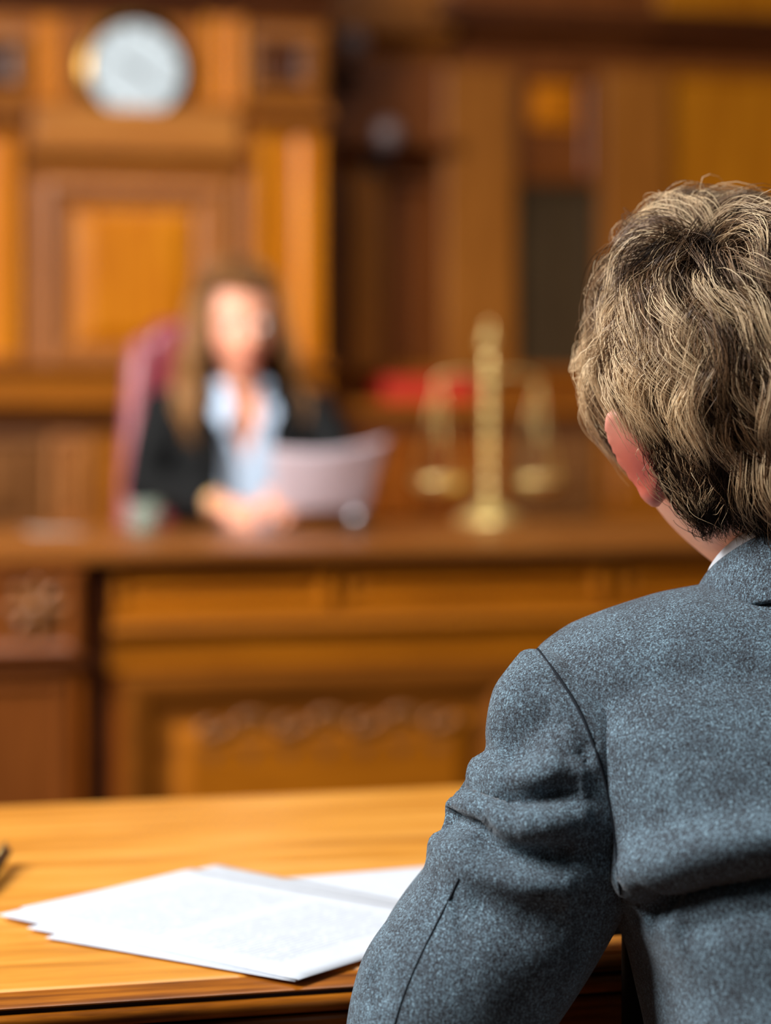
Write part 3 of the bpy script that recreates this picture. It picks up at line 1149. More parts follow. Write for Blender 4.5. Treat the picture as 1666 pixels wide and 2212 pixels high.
def strands_mesh(name, paths, rad, tone, n=3):
    """paths (S,K,3): every strand a thin tapering tube; tone per strand or per point"""
    S, K, _ = paths.shape
    T = np.gradient(paths, axis=1)
    T /= np.linalg.norm(T, axis=2, keepdims=True) + 1e-9
    ref = np.where(np.abs(T[..., 2:3]) > .9, np.array([1., 0, 0]), np.array([0, 0, 1.]))
    U = np.cross(T, ref)
    U /= np.linalg.norm(U, axis=2, keepdims=True) + 1e-9
    W = np.cross(T, U)
    taper = np.interp(np.linspace(0, 1, K), [0, .15, .6, 1], [.7, 1, .9, .15])
    r = rad[:, None] * taper[None, :] if hasattr(rad, '__len__') else rad * taper[None, :].repeat(S, 0)
    V = []
    for k in range(n):
        a = 2 * math.pi * k / n
        V.append(paths + r[..., None] * (U * math.cos(a) + W * math.sin(a)))
    V = np.stack(V, 2).reshape(-1, 3)               # S,K,n
    base = (np.arange(S)[:, None, None] * K * n + np.arange(K - 1)[None, :, None] * n)
    k = np.arange(n)[None, None, :]
    k2 = (np.arange(n)[None, None, :] + 1) % n
    Fq = np.stack([base + k, base + k2, base + n + k2, base + n + k], -1).reshape(-1, 4)
    me = bpy.data.meshes.new(name)
    me.vertices.add(len(V))
    me.vertices.foreach_set('co', V.astype(np.float32).ravel())
    me.loops.add(Fq.size)
    me.loops.foreach_set('vertex_index', Fq.astype(np.int32).ravel())
    me.polygons.add(len(Fq))
    me.polygons.foreach_set('loop_start', (np.arange(len(Fq)) * 4).astype(np.int32))
    me.polygons.foreach_set('loop_total', np.full(len(Fq), 4, np.int32))
    me.polygons.foreach_set('use_smooth', np.ones(len(Fq), bool))
    me.update(calc_edges=True)
    tone = np.asarray(tone)
    if tone.ndim == 1:
        tone = tone[:, None].repeat(K, 1)
    attr(me, 'tone', np.clip(tone, 0, 1)[..., None].repeat(n, 2).ravel())
    return me


def cheap_noise(P, f, seed):
    r = np.random.default_rng(seed)
    out = np.zeros(len(P))
    for k in range(5):
        d = r.normal(size=3)
        d /= np.linalg.norm(d)
        out += np.sin(P @ d * f * (0.7 + .35 * k) + r.uniform(0, 6.28))
    return out / 2.2


def head_matrix(c, yaw, pitch, roll, s):
    return Matrix.Translation(c) @ Matrix.Rotation(yaw, 4, 'Z') @ Matrix.Rotation(roll, 4, 'Y') @ Matrix.Rotation(-pitch, 4, 'X') @ Matrix.Scale(s, 4)


def to_world(Mh, P):
    sh = P.shape
    A4 = np.array(Mh)
    return (P.reshape(-1, 3) @ A4[:3, :3].T + A4[:3, 3]).reshape(sh)


# ------------------------------------------------------------------ the man in the grey suit
YS = 1.36                                             # shoulder line
XS = 0.618                                            # spine
Mh = head_matrix(cam(1624, 912, 1.50), math.radians(4), math.radians(12), math.radians(-20), 1.06)
JK = [(.50, .665, 1.19, .20, .145, .15), (.64, .66, 1.235, .168, .122, .13), (.74, .648, 1.275, .152, .115, .125), (.79, .640, 1.295, .150, .113, .125), (.825, .636, 1.308, .160, .118, .125),
      (.86, .632, 1.322, .169, .120, .125), (.90, .626, 1.338, .171, .120, .118), (.93, .622, 1.348, .170, .112, .108), (.955, .619, 1.356, .155, .098, .095), (.975, .618, 1.362, .12, .08, .08)]
arm_px = [(1150, 1442, 1.425, .0245), (1184, 1525, 1.42, .0440), (1228, 1620, 1.415, .0565), (1226, 1690, 1.415, .0585), (1222, 1740, 1.415, .0625), (1200, 1785, 1.415, .0615), (1180, 1820, 1.412, .0640), (1112, 1960, 1.405, .0615), (1040, 2075, 1.40, .0610), (978, 2160, 1.395, .0620)]
armL = [cam(a, b, t) for a, b, t, r in arm_px]
radL = [r for a, b, t, r in arm_px]
elbow = cam(948, 2256, 1.405)
upper = list(armL)
armL += [elbow, elbow + Vector((.03, .05, .045)), elbow + Vector((.085, .105, .075)), elbow + Vector((.15, .14, .070)), elbow + Vector((.195, .152, .064))]
radL += [.0585, .053, .048, .044, .041]
wristL = armL[-1]
armR = [Vector((2 * (XS + .012) - p.x, p.y + .01, p.z)) for p in upper + [elbow + Vector(q) for q in ((0, 0, 0), (.03, .09, .03), (.07, .17, .064), (.11, .25, .06), (.125, .275, .056))]]
bodym = MB()
add_head(bodym, Mh)
bodym.tube([Vector((.622, YS - .005, .93)), Vector((.626, YS + .012, 1.005)), Mh @ Vector((.006, -.030, -.10)), Mh @ Vector((0, -.014, -.05))], [.062, .0545, .055, .06], 24)
bodym.rings(trunk(JK, 40, .9, -.02))
bodym.tube([(XS - .15, YS, .935), (XS, YS, .955), (XS + .15, YS, .935)], [.04, .05, .04], 20)
for s, arm in ((-1, armL), (1, armR)):
    bodym.tube([Vector((XS + s * .13, YS, .925))] + arm[2:], [.04] + [r * .72 for r in radL[2:]], 18)
    w, f_ = arm[-1], (arm[-1] - arm[-2]).normalized()
    f_.z = -.12
    add_hand(bodym, w + f_ * .015, f_, (0, 0, 1), (-s * 1.0, .2, 0), .22)
    hip = Vector((.66 + s * .09, 1.20, .535))
    knee = Vector((.66 + s * .13, 1.66, .545))
    ank = Vector((.66 + s * .13, 1.70, .10))
    bodym.tube([hip, hip.lerp(knee, .5), knee], [.078, .07, .055], 18)
    bodym.tube([knee, knee.lerp(ank, .35), ank], [.052, .052, .036], 18)
    bodym.tube([ank + Vector((0, -.03, -.055)), ank + Vector((0, .06, -.06)), ank + Vector((0, .16, -.07))], [.032, .036, .026], 14, (0, 0, 1), .8)
bodym.ball((.66, 1.19, .545), (.155, .12, .09))
me = remesh(bodym, .0036, 5)
face_masks(me, Mh.inverted())
man = tag(link('person', me, M['skin_man'], None, True), 'person seen from behind in heathered grey suit with wavy brown hair, at the table', 'person')
add_eyes(Mh, man)

# jacket: back and front in one skin, sleeves and collar as its pieces
jm = MB()
jm.rings(trunk(JK, 72, .66, 0.0))
sh = [(-.172, .951, .031, .050), (-.150, .949, .045, .066), (-.12, .949, .054, .078), (-.085, .950, .062, .086), (-.045, .952, .066, .088)]
yk = [(XS + x, YS + .004, z) for x, z, rz, ry in sh] + [(XS, YS, .952)] + [(XS - x, YS + .004, z) for x, z, rz, ry in reversed(sh)]
rz_ = [s[2] for s in sh] + [.066] + [s[2] for s in reversed(sh)]
jm.tube(yk, rz_, 28, (0, 1, 0), 1.42)
# rise of the cloth up to the collar
jm.tube([(.622, YS + .004, .955), (.625, YS + .008, .985), (.626, YS + .012, .998)], [.105, .084, .072], 32)
jme = remesh(jm, .0042, 14)
crease(jme, [(1375, 1985), (1420, 1955), (1480, 1935), (1560, 1912), (1700, 1890), (1850, 1895)], .022, .007, .013, .022, 1)
crease(jme, [(1440, 2010), (1540, 1975), (1660, 1950), (1760, 1955)], .006, .012, .004, .02, 1)
crease(jme, [(1620, 1330), (1560, 1480), (1540, 1700)], .002, .03)
jacket = link('suit_jacket', jme, M['suit'], man, True)


def sleeve(arm, rad, name, detail):
    smb = MB()
    pts = catmull(arm, 10)
    rr = list(np.interp(np.arange(len(pts)) / 10.0, np.arange(len(rad)), rad))
    smb.tube(pts, rr, 40)
    m = remesh(smb, .0036, 6)
    if detail:
        crease(m, [(1075, 1640), (1110, 1605), (1160, 1565), (1215, 1535)], .010, .018, .003, .03, -1)
        crease(m, [(1205, 1645), (1240, 1632), (1290, 1640)], .006, .010, .004, .016, -1)
        crease(m, [(1045, 1716), (1090, 1728), (1160, 1728), (1240, 1708), (1290, 1695)], .009, .0075, .005, .014, 0, True)
        crease(m, [(1015, 1782), (1040, 1815), (1080, 1838), (1140, 1852), (1210, 1852), (1290, 1842)], .013, .009, .006, .018, 0, True)
        crease(m, [(1040, 1775), (1080, 1768), (1130, 1775)], .004, .012)
        crease(m, [(960, 1985), (1040, 1960), (1140, 1985), (1230, 1960)], .006, .018, .002, .032, 0)
        crease(m, [(800, 2090), (815, 2130), (825, 2180)], .003, .01)
    return link(name, m, M['suit'], jacket, True)


sleeve(armL, radL, 'sleeve', True)
sleeve(armR, radL, 'sleeve', False)


def seam(parts, pts, name, rad):
    """fine dark tube along a seam, standing in for its crease shade"""
    mb = MB()
    bvh = [BVHTree.FromPolygons([v.co for v in p.data.vertices], [q.vertices for q in p.data.polygons]) for p in parts]
    o = Vector((0, 0, CZ))
    ln = []
    for q in catmull([(a, b, 0) for a, b in pts], 8):
        d = (cam(q.x, q.y, 1.0) - o).normalized()
        hs = [h for h in (b.ray_cast(o, d) for b in bvh) if h[0] is not None]
        if hs:
            ln.append(min(hs, key=lambda h: h[3])[0])
    sm_ = ln
    for _ in range(3):
        sm_ = [sm_[0]] + [(a + b * 2 + c) / 4 for a, b, c in zip(sm_, sm_[1:], sm_[2:])] + [sm_[-1]]
    mb.tube(sm_, rad, 8)
    return mb.build(name, M['seam'], parts[0], True)


slv = [c for c in jacket.children if c.name.startswith('sleeve')][0]
seam([slv], [(992, 1898), (972, 1940), (935, 2012), (895, 2095), (866, 2170), (846, 2240)], 'sleeve_seam', .0007)
seam([jacket, slv], [(1152, 1390), (1205, 1460), (1252, 1535), (1290, 1630), (1312, 1705), (1328, 1800), (1336, 1890), (1343, 1940)], 'armhole_seam', .0010)


fp = []
for k in range(9):
    z = .865 - .185 * k / 8
    row = [(.520 - .014 * math.sin(k / 8 * 3), 1.33, z), (.512 - .012 * math.sin(k / 8 * 3), 1.365, z), (.510, 1.40, z), (.520 + .01 * k / 8, 1.432, z)]
    fp.append([p for p in row] + [(x + .006, y + .001, zz) for x, y, zz in reversed(row)])
MB().rings(fp).build('front_panel', M['lining'], jacket, True)


def collar_ring(zc, r, tilt, k=72, a0=0.0, a1=2 * math.pi, sq=1.12):
    out = []
    for i in range(k):
        a = a0 + (a1 - a0) * i / (k - 1)
        x, y = r * math.cos(a), r * sq * math.sin(a)
        out.append((x, y, zc - tilt * y / r))
    return out


def collar(levels, c, a0, a1, name, mat, parent, thick):
    """open band round the neck; levels = (height, radius)"""
    rows = []
    for zc, r, tl in levels:
        rows.append([(c[0] + x, c[1] + y, c[2] + z) for x, y, z in collar_ring(zc, r, tl, 72, a0, a1)])
    n = 72
    v = [p for r in rows for p in r]
    f = [(i * n + k, i * n + k + 1, (i + 1) * n + k + 1, (i + 1) * n + k) for i in range(len(rows) - 1) for k in range(n - 1)]
    m = bpy.data.meshes.new(name)
    m.from_pydata(v, [], f)
    o = link(name, m, mat, parent, True)
    s = o.modifiers.new('thickness', 'SOLIDIFY')
    s.thickness = thick
    s.offset = 0
    ss = o.modifiers.new('sub', 'SUBSURF')
    ss.levels = ss.render_levels = 1
    return o


nc = (.626, YS + .012, 1.0)
gap = .95
collar([(.004, .0600, .030), (.030, .0590, .034), (.0345, .0600, .034), (.030, .0618, .034), (.0, .064, .030)], nc, math.pi / 2 + .25, math.pi / 2 - .25 + 2 * math.pi, 'shirt_collar', M['whiteshirt'], man, .0016)
collar([(.002, .0655, .032), (.018, .0640, .036), (.025, .0645, .036), (.022, .0665, .034), (.004, .0735, .027), (-.010, .079, .021)], nc, math.pi / 2 + gap, math.pi / 2 - gap + 2 * math.pi, 'collar', M['suit'], jacket, .003)

# trousers and shoes (below the frame)
tr = MB().ball((.66, 1.19, .55), (.172, .137, .095))
for s in (-1, 1):
    hip = Vector((.66 + s * .09, 1.20, .54))
    knee = Vector((.66 + s * .13, 1.66, .55))
    ank = Vector((.66 + s * .13, 1.70, .11))
    tr.tube([hip, hip.lerp(knee, .5), knee], [.09, .082, .068], 20)
    tr.tube([knee, knee.lerp(ank, .35), ank], [.066, .066, .058], 20)
    MB().rings([[(ank.x + .042 * w * math.cos(q / 20 * 6.2832), ank.y + .055 + .145 * w * math.sin(q / 20 * 6.2832), z) for q in range(20)] for z, w in ((0, .96), (.02, 1), (.045, .9), (.075, .7), (.09, .45))]).build('shoe', M['shoe'], man, True)
link('trousers', remesh(tr, .008, 6), M['trousers'], man, True)

# the chair he sits on
ch = thing('wooden_chair', 'plain oak chair under the suited man at the table', 'chair', (.66, 1.17, 0))
MB().box(.43, .89, .96, 1.42, .41, .444).build('seat', M['tedge'], ch, bevel=.01)
for lx in (.46, .86):
    for ly in (1.0, 1.38):
        MB().lathe([(.016, 0), (.022, .05), (.024, .412)], (lx, ly, 0), 14).build('leg', M['tedge'], ch, 'auto')
MB().tube(catmull([(.45, .985, .44), (.45, .955, .62), (.66, .935, .68), (.87, .955, .62), (.87, .985, .44)], 8), .016, 12).build('backrest', M['tedge'], ch, True)

# ---- his hair
SR = np.array([.080, .104, .1215])                    # scalp ellipsoid (head space)
SC = np.array([0.0, -.003, .0])
Wh = np.array([-.04, -.38, .92])
Wh /= np.linalg.norm(Wh)


def scalp(Dn, h):
    """point at height h over the scalp in direction Dn"""
    P = Dn * SR
    N = Dn / SR
    N /= np.linalg.norm(N, axis=-1, keepdims=True)
    low = np.clip(-P[..., 2] / .118, 0, 1)[..., None]
    P = P * np.concatenate([1 - .22 * low, 1 - .28 * low, np.ones_like(low)], -1)
    return SC + P + N * h[..., None]


def hair_ok(Dn):
    x, y, z = Dn.T
    back = (y < -.05) & (z > -.44 + .15 * np.clip(y + .7, 0, 1))
    side = (y >= -.05) & (y < .40) & (z > .32 + .35 * y)
    front = (y >= .45) & (z > .62)
    near_ear = (np.abs(x) > .80) & (y > -.14) & (z < .16) & (z > -.6)
    return (back | side | front) & ~near_ear


def sample_dirs(n):
    D = rng.normal(size=(n * 6, 3))
    D /= np.linalg.norm(D, axis=1, keepdims=True)
    return D[hair_ok(D)][:n]


def grow(D0, L, H, K, amp, lam, seed, topmix=1.0):
    """walk guide paths over the scalp; away from the whorl, sideways on the fringe"""
    n = len(D0)
    D = D0.copy()
    ds = L / (K - 1)
    ph = cheap_noise(D0, 7.0, seed) * 2.2
    sgn = np.sign(cheap_noise(D0, 5.0, seed + 1))
    pts = []
    sw0 = cheap_noise(D0, 4.5, seed + 2) * .55
    for k in range(K):
        s = k / (K - 1)
        env = (1 - np.exp(-s / .22)) * (1 - .55 * s ** 2.2)
        sdc = np.clip((np.abs(D[:, 0]) - .5) / .25, 0, 1) * (D[:, 1] > -.22)
        env = env * (1 - sdc * (1 - np.interp(D[:, 2], [-.2, .12, .5], [.06, .25, 1])))
        pts.append(scalp(D, H * env + .0015))
        T = -(Wh - (D @ Wh)[:, None] * D)
        T /= np.linalg.norm(T, axis=1, keepdims=True) + 1e-6
        down = np.array([0, 0, -1.0]) - D * (-D[:, 2:3])
        top = np.clip((D0[:, 1] - (-.30)) / .25, 0, 1) * np.clip((D0[:, 2] - .45) / .2, 0, 1) * topmix
        sweep = np.array([1.0, .25, 0]) - D * (D @ np.array([1.0, .25, 0]))[:, None]
        fwd_side = np.array([0, .0, -1.0])
        G = T * (1 - top)[:, None] + .55 * down * (1 - top)[:, None] + 1.3 * sweep * top[:, None]
        B = np.cross(D, G)
        B /= np.linalg.norm(B, axis=1, keepdims=True) + 1e-6
        wob = amp * sgn * np.cos(2 * math.pi * s * L / lam + ph) + sw0
        G = G / (np.linalg.norm(G, axis=1, keepdims=True) + 1e-6) + B * wob[:, None]
        G /= np.linalg.norm(G, axis=1, keepdims=True) + 1e-6
        D = D + G * (ds / .105)[:, None]
        D /= np.linalg.norm(D, axis=1, keepdims=True)
    return np.stack(pts, 1)


def man_hair():
    K = 12
    allP, allT, allR = [], [], []
    for layer, (nc_, ns, hk, tk) in enumerate(((800, 20, .45, .06), (620, 28, .80, .32), (420, 32, 1.0, .56))):
        D0 = sample_dirs(nc_)
        n = len(D0)
        nape = np.clip((-.10 - D0[:, 2]) / .40, 0, 1)
        topf = np.clip((D0[:, 1] + .30) / .25, 0, 1) * np.clip((D0[:, 2] - .45) / .2, 0, 1)
        low = np.clip((.35 - D0[:, 2]) / .7, 0, 1)
        sd = np.clip((np.abs(D0[:, 0]) - .5) / .25, 0, 1) * (1 - topf)
        Hs = np.interp(D0[:, 2], [.1, .25, .40, .62, .8], [.003, .009, .020, .027, .022])
        L = (.060 + .020 * rng.random(n)) * (1 - .45 * nape) * (1 + .5 * topf)
        L = L * (1 - sd * np.interp(D0[:, 2], [.1, .3, .6], [.66, .55, .15]))
        H = hk * ((1 - sd) * .030 * (1 - .75 * nape) * (1 - topf) + sd * Hs + topf * np.interp(D0[:, 0], [-.5, -.34, -.22], [.014, .018, .046])) * (.85 + .3 * rng.random(n))
        tone = tk + .22 * cheap_noise(D0, 9, 30 + layer) + .18 * rng.normal(size=n) - .10 * nape - .44 * low + .05 + .14 * topf + .13 * np.clip(-.25 - D0[:, 0], 0, .5) * 2  # left and top lightened, low and nape darkened: light and shade painted in
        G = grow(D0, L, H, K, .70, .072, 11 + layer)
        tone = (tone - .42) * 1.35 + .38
        s = np.linspace(0, 1, K)
        conv = np.interp(s, [0, .35, .8, 1], [1, .85, .45, .28])
        jit = rng.normal(size=(n, ns, 1, 3)) * .0048
        fr = rng.normal(size=(n, ns, 1, 3)) * .0022 * (s ** 1.5)[None, None, :, None] * .65
        wv = np.sin(s[None, None, :, None] * 9 + rng.uniform(0, 6.28, (n, ns, 1, 3))) * .0004
        P = G[:, None] + jit * conv[None, None, :, None] + fr + wv
        # individual length: stop early on some
        cut = rng.uniform(.72, 1.0, (n, ns))
        idx = cut[..., None] * (K - 1) * s[None, None, :]
        i0 = np.clip(np.floor(idx).astype(int), 0, K - 2)
        fr_ = (idx - i0)[..., None]
        a = np.arange(n)[:, None, None]
        b = np.arange(ns)[None, :, None]
        P = P[a, b, i0] * (1 - fr_) + P[a, b, i0 + 1] * fr_
        t = tone[:, None] + .13 * rng.normal(size=(n, ns))
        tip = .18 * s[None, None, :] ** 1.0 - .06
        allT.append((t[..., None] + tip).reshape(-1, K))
        allP.append(P.reshape(-1, K, 3))
        allR.append(np.full(n * ns, .00023) * rng.uniform(.7, 1.25, n * ns))
    # loose flyaway hairs
    D0 = sample_dirs(420)
    n = len(D0)
    nape = np.clip((-.15 - D0[:, 2]) / .45, 0, 1)
    G = grow(D0, np.full(n, .06) * (1 - .5 * nape) * np.where(np.abs(D0[:, 0]) > .6, .6, 1), .030 * (1 - .6 * nape) * np.where(np.abs(D0[:, 0]) > .6, .6, 1) * rng.uniform(.7, 1.25, n), K, 1.3, .04, 77)
    G = G + rng.normal(size=(n, 1, 3)) * .006 * (np.linspace(0, 1, K) ** 2)[None, :, None]
    allP.append(G)
    allT.append(np.full((n, K), .6) + .2 * rng.normal(size=(n, 1)))
    allR.append(np.full(n, .00014))
    return np.concatenate(allP), np.concatenate(allT), np.concatenate(allR)


def cap_mesh(Mh, ok, h, n=70):
    """dark under-layer so no scalp shows between the locks"""
    v, idx, f = [], {}, []
    grid = np.array([[(math.sin(math.pi * i / n) * math.cos(math.pi * k / n), math.sin(math.pi * i / n) * math.sin(math.pi * k / n), math.cos(math.pi * i / n)) for k in range(2 * n)] for i in range(n + 1)])
    fl_ = grid.reshape(-1, 3)
    keep = ok(fl_).reshape(n + 1, 2 * n)
    nap = np.clip((-.15 - fl_[:, 2]) / .45, 0, 1)
    P = scalp(fl_, h * (1 - .65 * nap)).reshape(n + 1, 2 * n, 3)
    for i in range(n):
        for k in range(2 * n):
            j = (k + 1) % (2 * n)
            q = ((i, k), (i + 1, k), (i + 1, j), (i, j))
            if all(keep[a] for a in q):
                ids = []
                for a in q:
                    if a not in idx:
                        idx[a] = len(v)
                        v.append(Mh @ Vector(P[a]))
                    ids.append(idx[a])
                f.append(tuple(ids))
    return v, f


def join_cap(me, v, f, tone):
    bm = bmesh.new()
    bm.from_mesh(me)
    lay = bm.verts.layers.float['tone']
    vs = []
    for p in v:
        q = bm.verts.new(p)
        q[lay] = tone
        vs.append(q)
    for q in f:
        bm.faces.new([vs[i] for i in q]).smooth = True
    bm.to_mesh(me)
    bm.free()


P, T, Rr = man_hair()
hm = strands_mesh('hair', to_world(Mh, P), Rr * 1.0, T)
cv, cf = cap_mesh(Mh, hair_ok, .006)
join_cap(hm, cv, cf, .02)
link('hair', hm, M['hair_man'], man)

# ------------------------------------------------------------------ the judge
TW = 5.05
wc = cam(512, 900, TW)
wx, wy = wc.x, wc.y
Mw = head_matrix(cam(512, 700, TW - .02), math.radians(180 + 6), math.radians(4), math.radians(2), 1.09)
SHZ = PZ(838, 512, wy)
WK = [(.56, wx, wy + .02, .17, .12, .12), (.72, wx, wy + .01, .14, .10, .10), (.84, wx, wy, .135, .095, .10), (.98, wx, wy, .15, .10, .11), (1.08, wx, wy, .165, .10, .11), (1.12, wx, wy, .16, .085, .09), (SHZ - .02, wx, wy, .12, .06, .07), (SHZ, wx, wy, .07, .045, .05)]


def wtrunk(grow_, sc=1.0):
    r = trunk(WK, 40, .85, grow_, .01)
    return r


sR = Vector((wx - .165, wy, SHZ - .045))              # her right shoulder is on the picture's left
sL = Vector((wx + .165, wy, SHZ - .045))
eR = cam(312, 1052, TW - .10)
eL = cam(762, 1052, TW - .10)
hR = cam(478, 1092, TW - .36)
hL = cam(640, 1095, TW - .34)
hR.z = max(hR.z, ZB + .035)
hL.z = max(hL.z, ZB + .035)
eR.z = max(eR.z, ZB + .03)
eL.z = max(eL.z, ZB + .03)
wb = MB()
add_head(wb, Mw)
wb.rings(wtrunk(-.02))
wb.tube([(wx, wy + .005, SHZ - .04), (wx, wy, SHZ + .02), Mw @ Vector((0, -.022, -.10)), Mw @ Vector((0, -.01, -.05))], [.06, .05, .047, .05], 20)
for s_, e_, h_, sg in ((sR, eR, hR, -1), (sL, eL, hL, 1)):
    wb.tube([Vector((wx + sg * .10, wy, SHZ - .055)), s_, s_.lerp(e_, .5), e_], [.045, .042, .036, .032], 16)
    wb.tube([e_, e_.lerp(h_, .4), h_], [.032, .031, .023], 16)
    d = (h_ - e_).normalized()
    d = Vector((d.x * .9, d.y - .25, -.05 if sg < 0 else .15))
    add_hand(wb, h_, d, (0, -.4, .9) if sg < 0 else (.3, -.6, .7), (-sg * .3, -.6, .6), .55, .92)
for s in (-1, 1):
    hip, knee, ank = Vector((wx + s * .08, wy + .04, .63)), Vector((wx + s * .09, wy - .38, .62)), Vector((wx + s * .09, wy - .36, .22))
    wb.tube([hip, knee], [.075, .052], 14)
    wb.tube([knee, ank], [.05, .034], 14)
    wb.tube([ank + Vector((0, .02, -.045)), ank + Vector((0, -.14, -.06))], [.028, .022], 12)
wb.ball((wx, wy + .04, .63), (.15, .11, .08))
wme = remesh(wb, .0042, 5)
face_masks(wme, Mw.inverted())
judge = tag(link('person', wme, M['skin_woman'], None, True), 'seated person in black blazer and pale blue blouse holding a document, long brown hair', 'person')
add_eyes(Mw, judge)
# blouse: torso skin under the blazer, cut as an open V at the neck
def cut_mesh(me, keep):
    bm = bmesh.new()
    bm.from_mesh(me)
    dead = [f for f in bm.faces if not keep(f.calc_center_median())]
    bmesh.ops.delete(bm, geom=dead, context='FACES')
    bm.to_mesh(me)
    bm.free()


vz = PZ(1000, 512, wy)                                  # foot of the V
b1 = MB().rings(wtrunk(-.004))
b1.tube([(wx, wy + .006, SHZ - .05), (wx, wy + .002, SHZ + .022)], [.085, .056], 24)
bme = remesh(b1, .005, 8)
cut_mesh(bme, lambda p: not (p.y < wy - .01 and p.z > vz and abs(p.x - wx) < (p.z - vz) * .34) and p.z < SHZ + .026)
blouse = link('blouse', bme, M['blouse'], judge, True)
sb_ = blouse.modifiers.new('thickness', 'SOLIDIFY')
sb_.thickness = .003
for s in (-1, 1):                                       # collar wings
    yf = wy - .125
    q = [(wx + s * .036, wy - .072, SHZ + .012), (wx + s * .060, wy - .045, SHZ + .020), (wx + s * .074, wy - .098, SHZ - .055), (wx + s * .052, wy - .120, SHZ - .095), (wx + s * .032, wy - .116, SHZ - .05)]
    mm = MB()
    mm.add(q + [(x, y - .004, z) for x, y, z in q], [(0, 1, 2, 3, 4), (9, 8, 7, 6, 5)] + [(i, (i + 1) % 5, (i + 1) % 5 + 5, i + 5) for i in range(5)])
    mm.build('collar', M['blouse'], blouse, bevel=.001)
# blazer: open at the front
zl = PZ(1075, 512, wy)
b2 = MB().rings(wtrunk(.012))
b2.tube([(wx - .168, wy, SHZ - .052), (wx, wy + .006, SHZ - .028), (wx + .168, wy, SHZ - .052)], [.048, .05, .048], 20)
jme2 = remesh(b2, .005, 8)
cut_mesh(jme2, lambda p: not (p.y < wy - .005 and abs(p.x - wx) < .062 + .012 * math.sin((p.z - zl) * 12) and p.z > .70) and not (abs(p.x - wx) < .055 and p.z > SHZ - .012))
blazer = link('blazer', jme2, M['blazer'], judge, True)
mod = blazer.modifiers.new('thickness', 'SOLIDIFY')
mod.thickness = .004
for s in (-1, 1):
    q = [(wx + s * .058, wy - .07, SHZ + .0), (wx + s * .10, wy - .075, SHZ - .035), (wx + s * .122, wy - .118, SHZ - .085), (wx + s * .10, wy - .130, SHZ - .10), (wx + s * .105, wy - .134, SHZ - .13), (wx + s * .064, wy - .130, SHZ - .30), (wx + s * .056, wy - .128, SHZ - .15)]
    mm = MB()
    k = len(q)
    mm.add(q + [(x, y - .006, z) for x, y, z in q], [tuple(range(k)), tuple(range(2 * k - 1, k - 1, -1))] + [(i, (i + 1) % k, (i + 1) % k + k, i + k) for i in range(k)])
    mm.build('lapel', M['blazer'], blazer, bevel=.001)
for s_, e_, h_ in ((sR, eR, hR), (sL, eL, hL)):
    sm = MB()
    hh = e_.lerp(h_, .88)
    sm.tube([s_ + (s_ - Vector((wx, wy, s_.z))) * -.25, s_, s_.lerp(e_, .5), e_, e_.lerp(hh, .5), hh], [.05, .056, .052, .047, .042, .036], 24)
    link('sleeve', remesh(sm, .005, 6), M['blazer'], blazer, True)
wr = eR.lerp(hR, .95)
dr = (hR - eR).normalized()
ring = [wr + Matrix.Rotation(k / 20 * 6.2832, 3, dr) @ dr.orthogonal().normalized() * .027 for k in range(20)]
wt = MB().tube(ring, .004, 8, closed=True).build('wristwatch', M['brass'], judge, True)
MB().lathe([(.014, 0), (.014, .005), (.012, .007), (.001, .007)], (wr.x, wr.y - .03, wr.z), 20, 'y').build('watch_case', M['brass'], wt, 'auto')
sk = MB().ball((wx, wy + .04, .63), (.17, .13, .095))
for s in (-1, 1):
    hip, knee, ank = Vector((wx + s * .08, wy + .04, .63)), Vector((wx + s * .09, wy - .38, .62)), Vector((wx + s * .09, wy - .36, .22))
    sk.tube([hip, knee], [.088, .064], 16)
    sk.tube([knee, ank], [.062, .05], 16)
    MB().rings([[(ank.x + .038 * w * math.cos(q / 20 * 6.2832), ank.y - .05 + .12 * w * math.sin(q / 20 * 6.2832), z) for q in range(20)] for z, w in ((.14, .96), (.16, 1), (.19, .8), (.215, .5))]).build('shoe', M['shoe'], judge, True)
link('trousers', remesh(sk, .009, 6), M['blazer'], judge, True)


def judge_hair():
    n, K = 5200, 16
    az = rng.uniform(math.radians(64), math.radians(360 - 60), n) + math.pi / 2     # 0 = face direction
    pol0 = rng.uniform(.03, .75, n)
    dep = rng.uniform(0.0, 1.0, n)
    side = np.cos(az)
    back = np.clip(-np.sin(az), 0, 1)
    L = .315 + .045 * rng.random(n) - .03 * back
    s = np.linspace(0, 1, K)
    ph = cheap_noise(np.stack([az * .7, dep, pol0], 1), 2.0, 5) * 2
    P = np.zeros((n, K, 3))
    for k in range(K):
        d = L * s[k]
        pol = pol0 + d / .112
        over = np.clip(pol - 1.62, 0, None) * .112
        pol = np.minimum(pol, 1.62)
        r = 1.06 + .13 * np.minimum(s[k] * 3, 1) * (.5 + .5 * dep)
        x = np.sin(pol) * np.cos(az) * .082 * r
        y = np.sin(pol) * np.sin(az) * .104 * r
        z = np.cos(pol) * .124 * r - over
        w = over / .22
        x = x + np.sign(side) * .036 * np.sin(np.clip(w, 0, 1) * 2.2) * np.abs(side) + .010 * np.sin(over * 38 + ph) * np.clip(w * 3, 0, 1)
        y = y + .008 * np.cos(over * 38 + ph) * np.clip(w * 3, 0, 1) + np.clip(w, 0, 1) * .030 * np.abs(side) - np.clip(w, 0, 1) * .02 * back
        P[:, k] = np.stack([x, y, z], 1)
    P += rng.normal(size=(n, 1, 3)) * .003
    tone = .38 + .18 * rng.normal(size=n) + .15 * cheap_noise(np.stack([az, dep, pol0], 1), 3.0, 8)
    return P, tone[:, None] + .18 * s[None, :]


P, T = judge_hair()
wm = strands_mesh('hair', to_world(Mw, P), .0011, T)


def ok_w(D):
    x, y, z = D.T
    return (z > .55 - .0 * y) | ((y < .38) & (z > -.75))


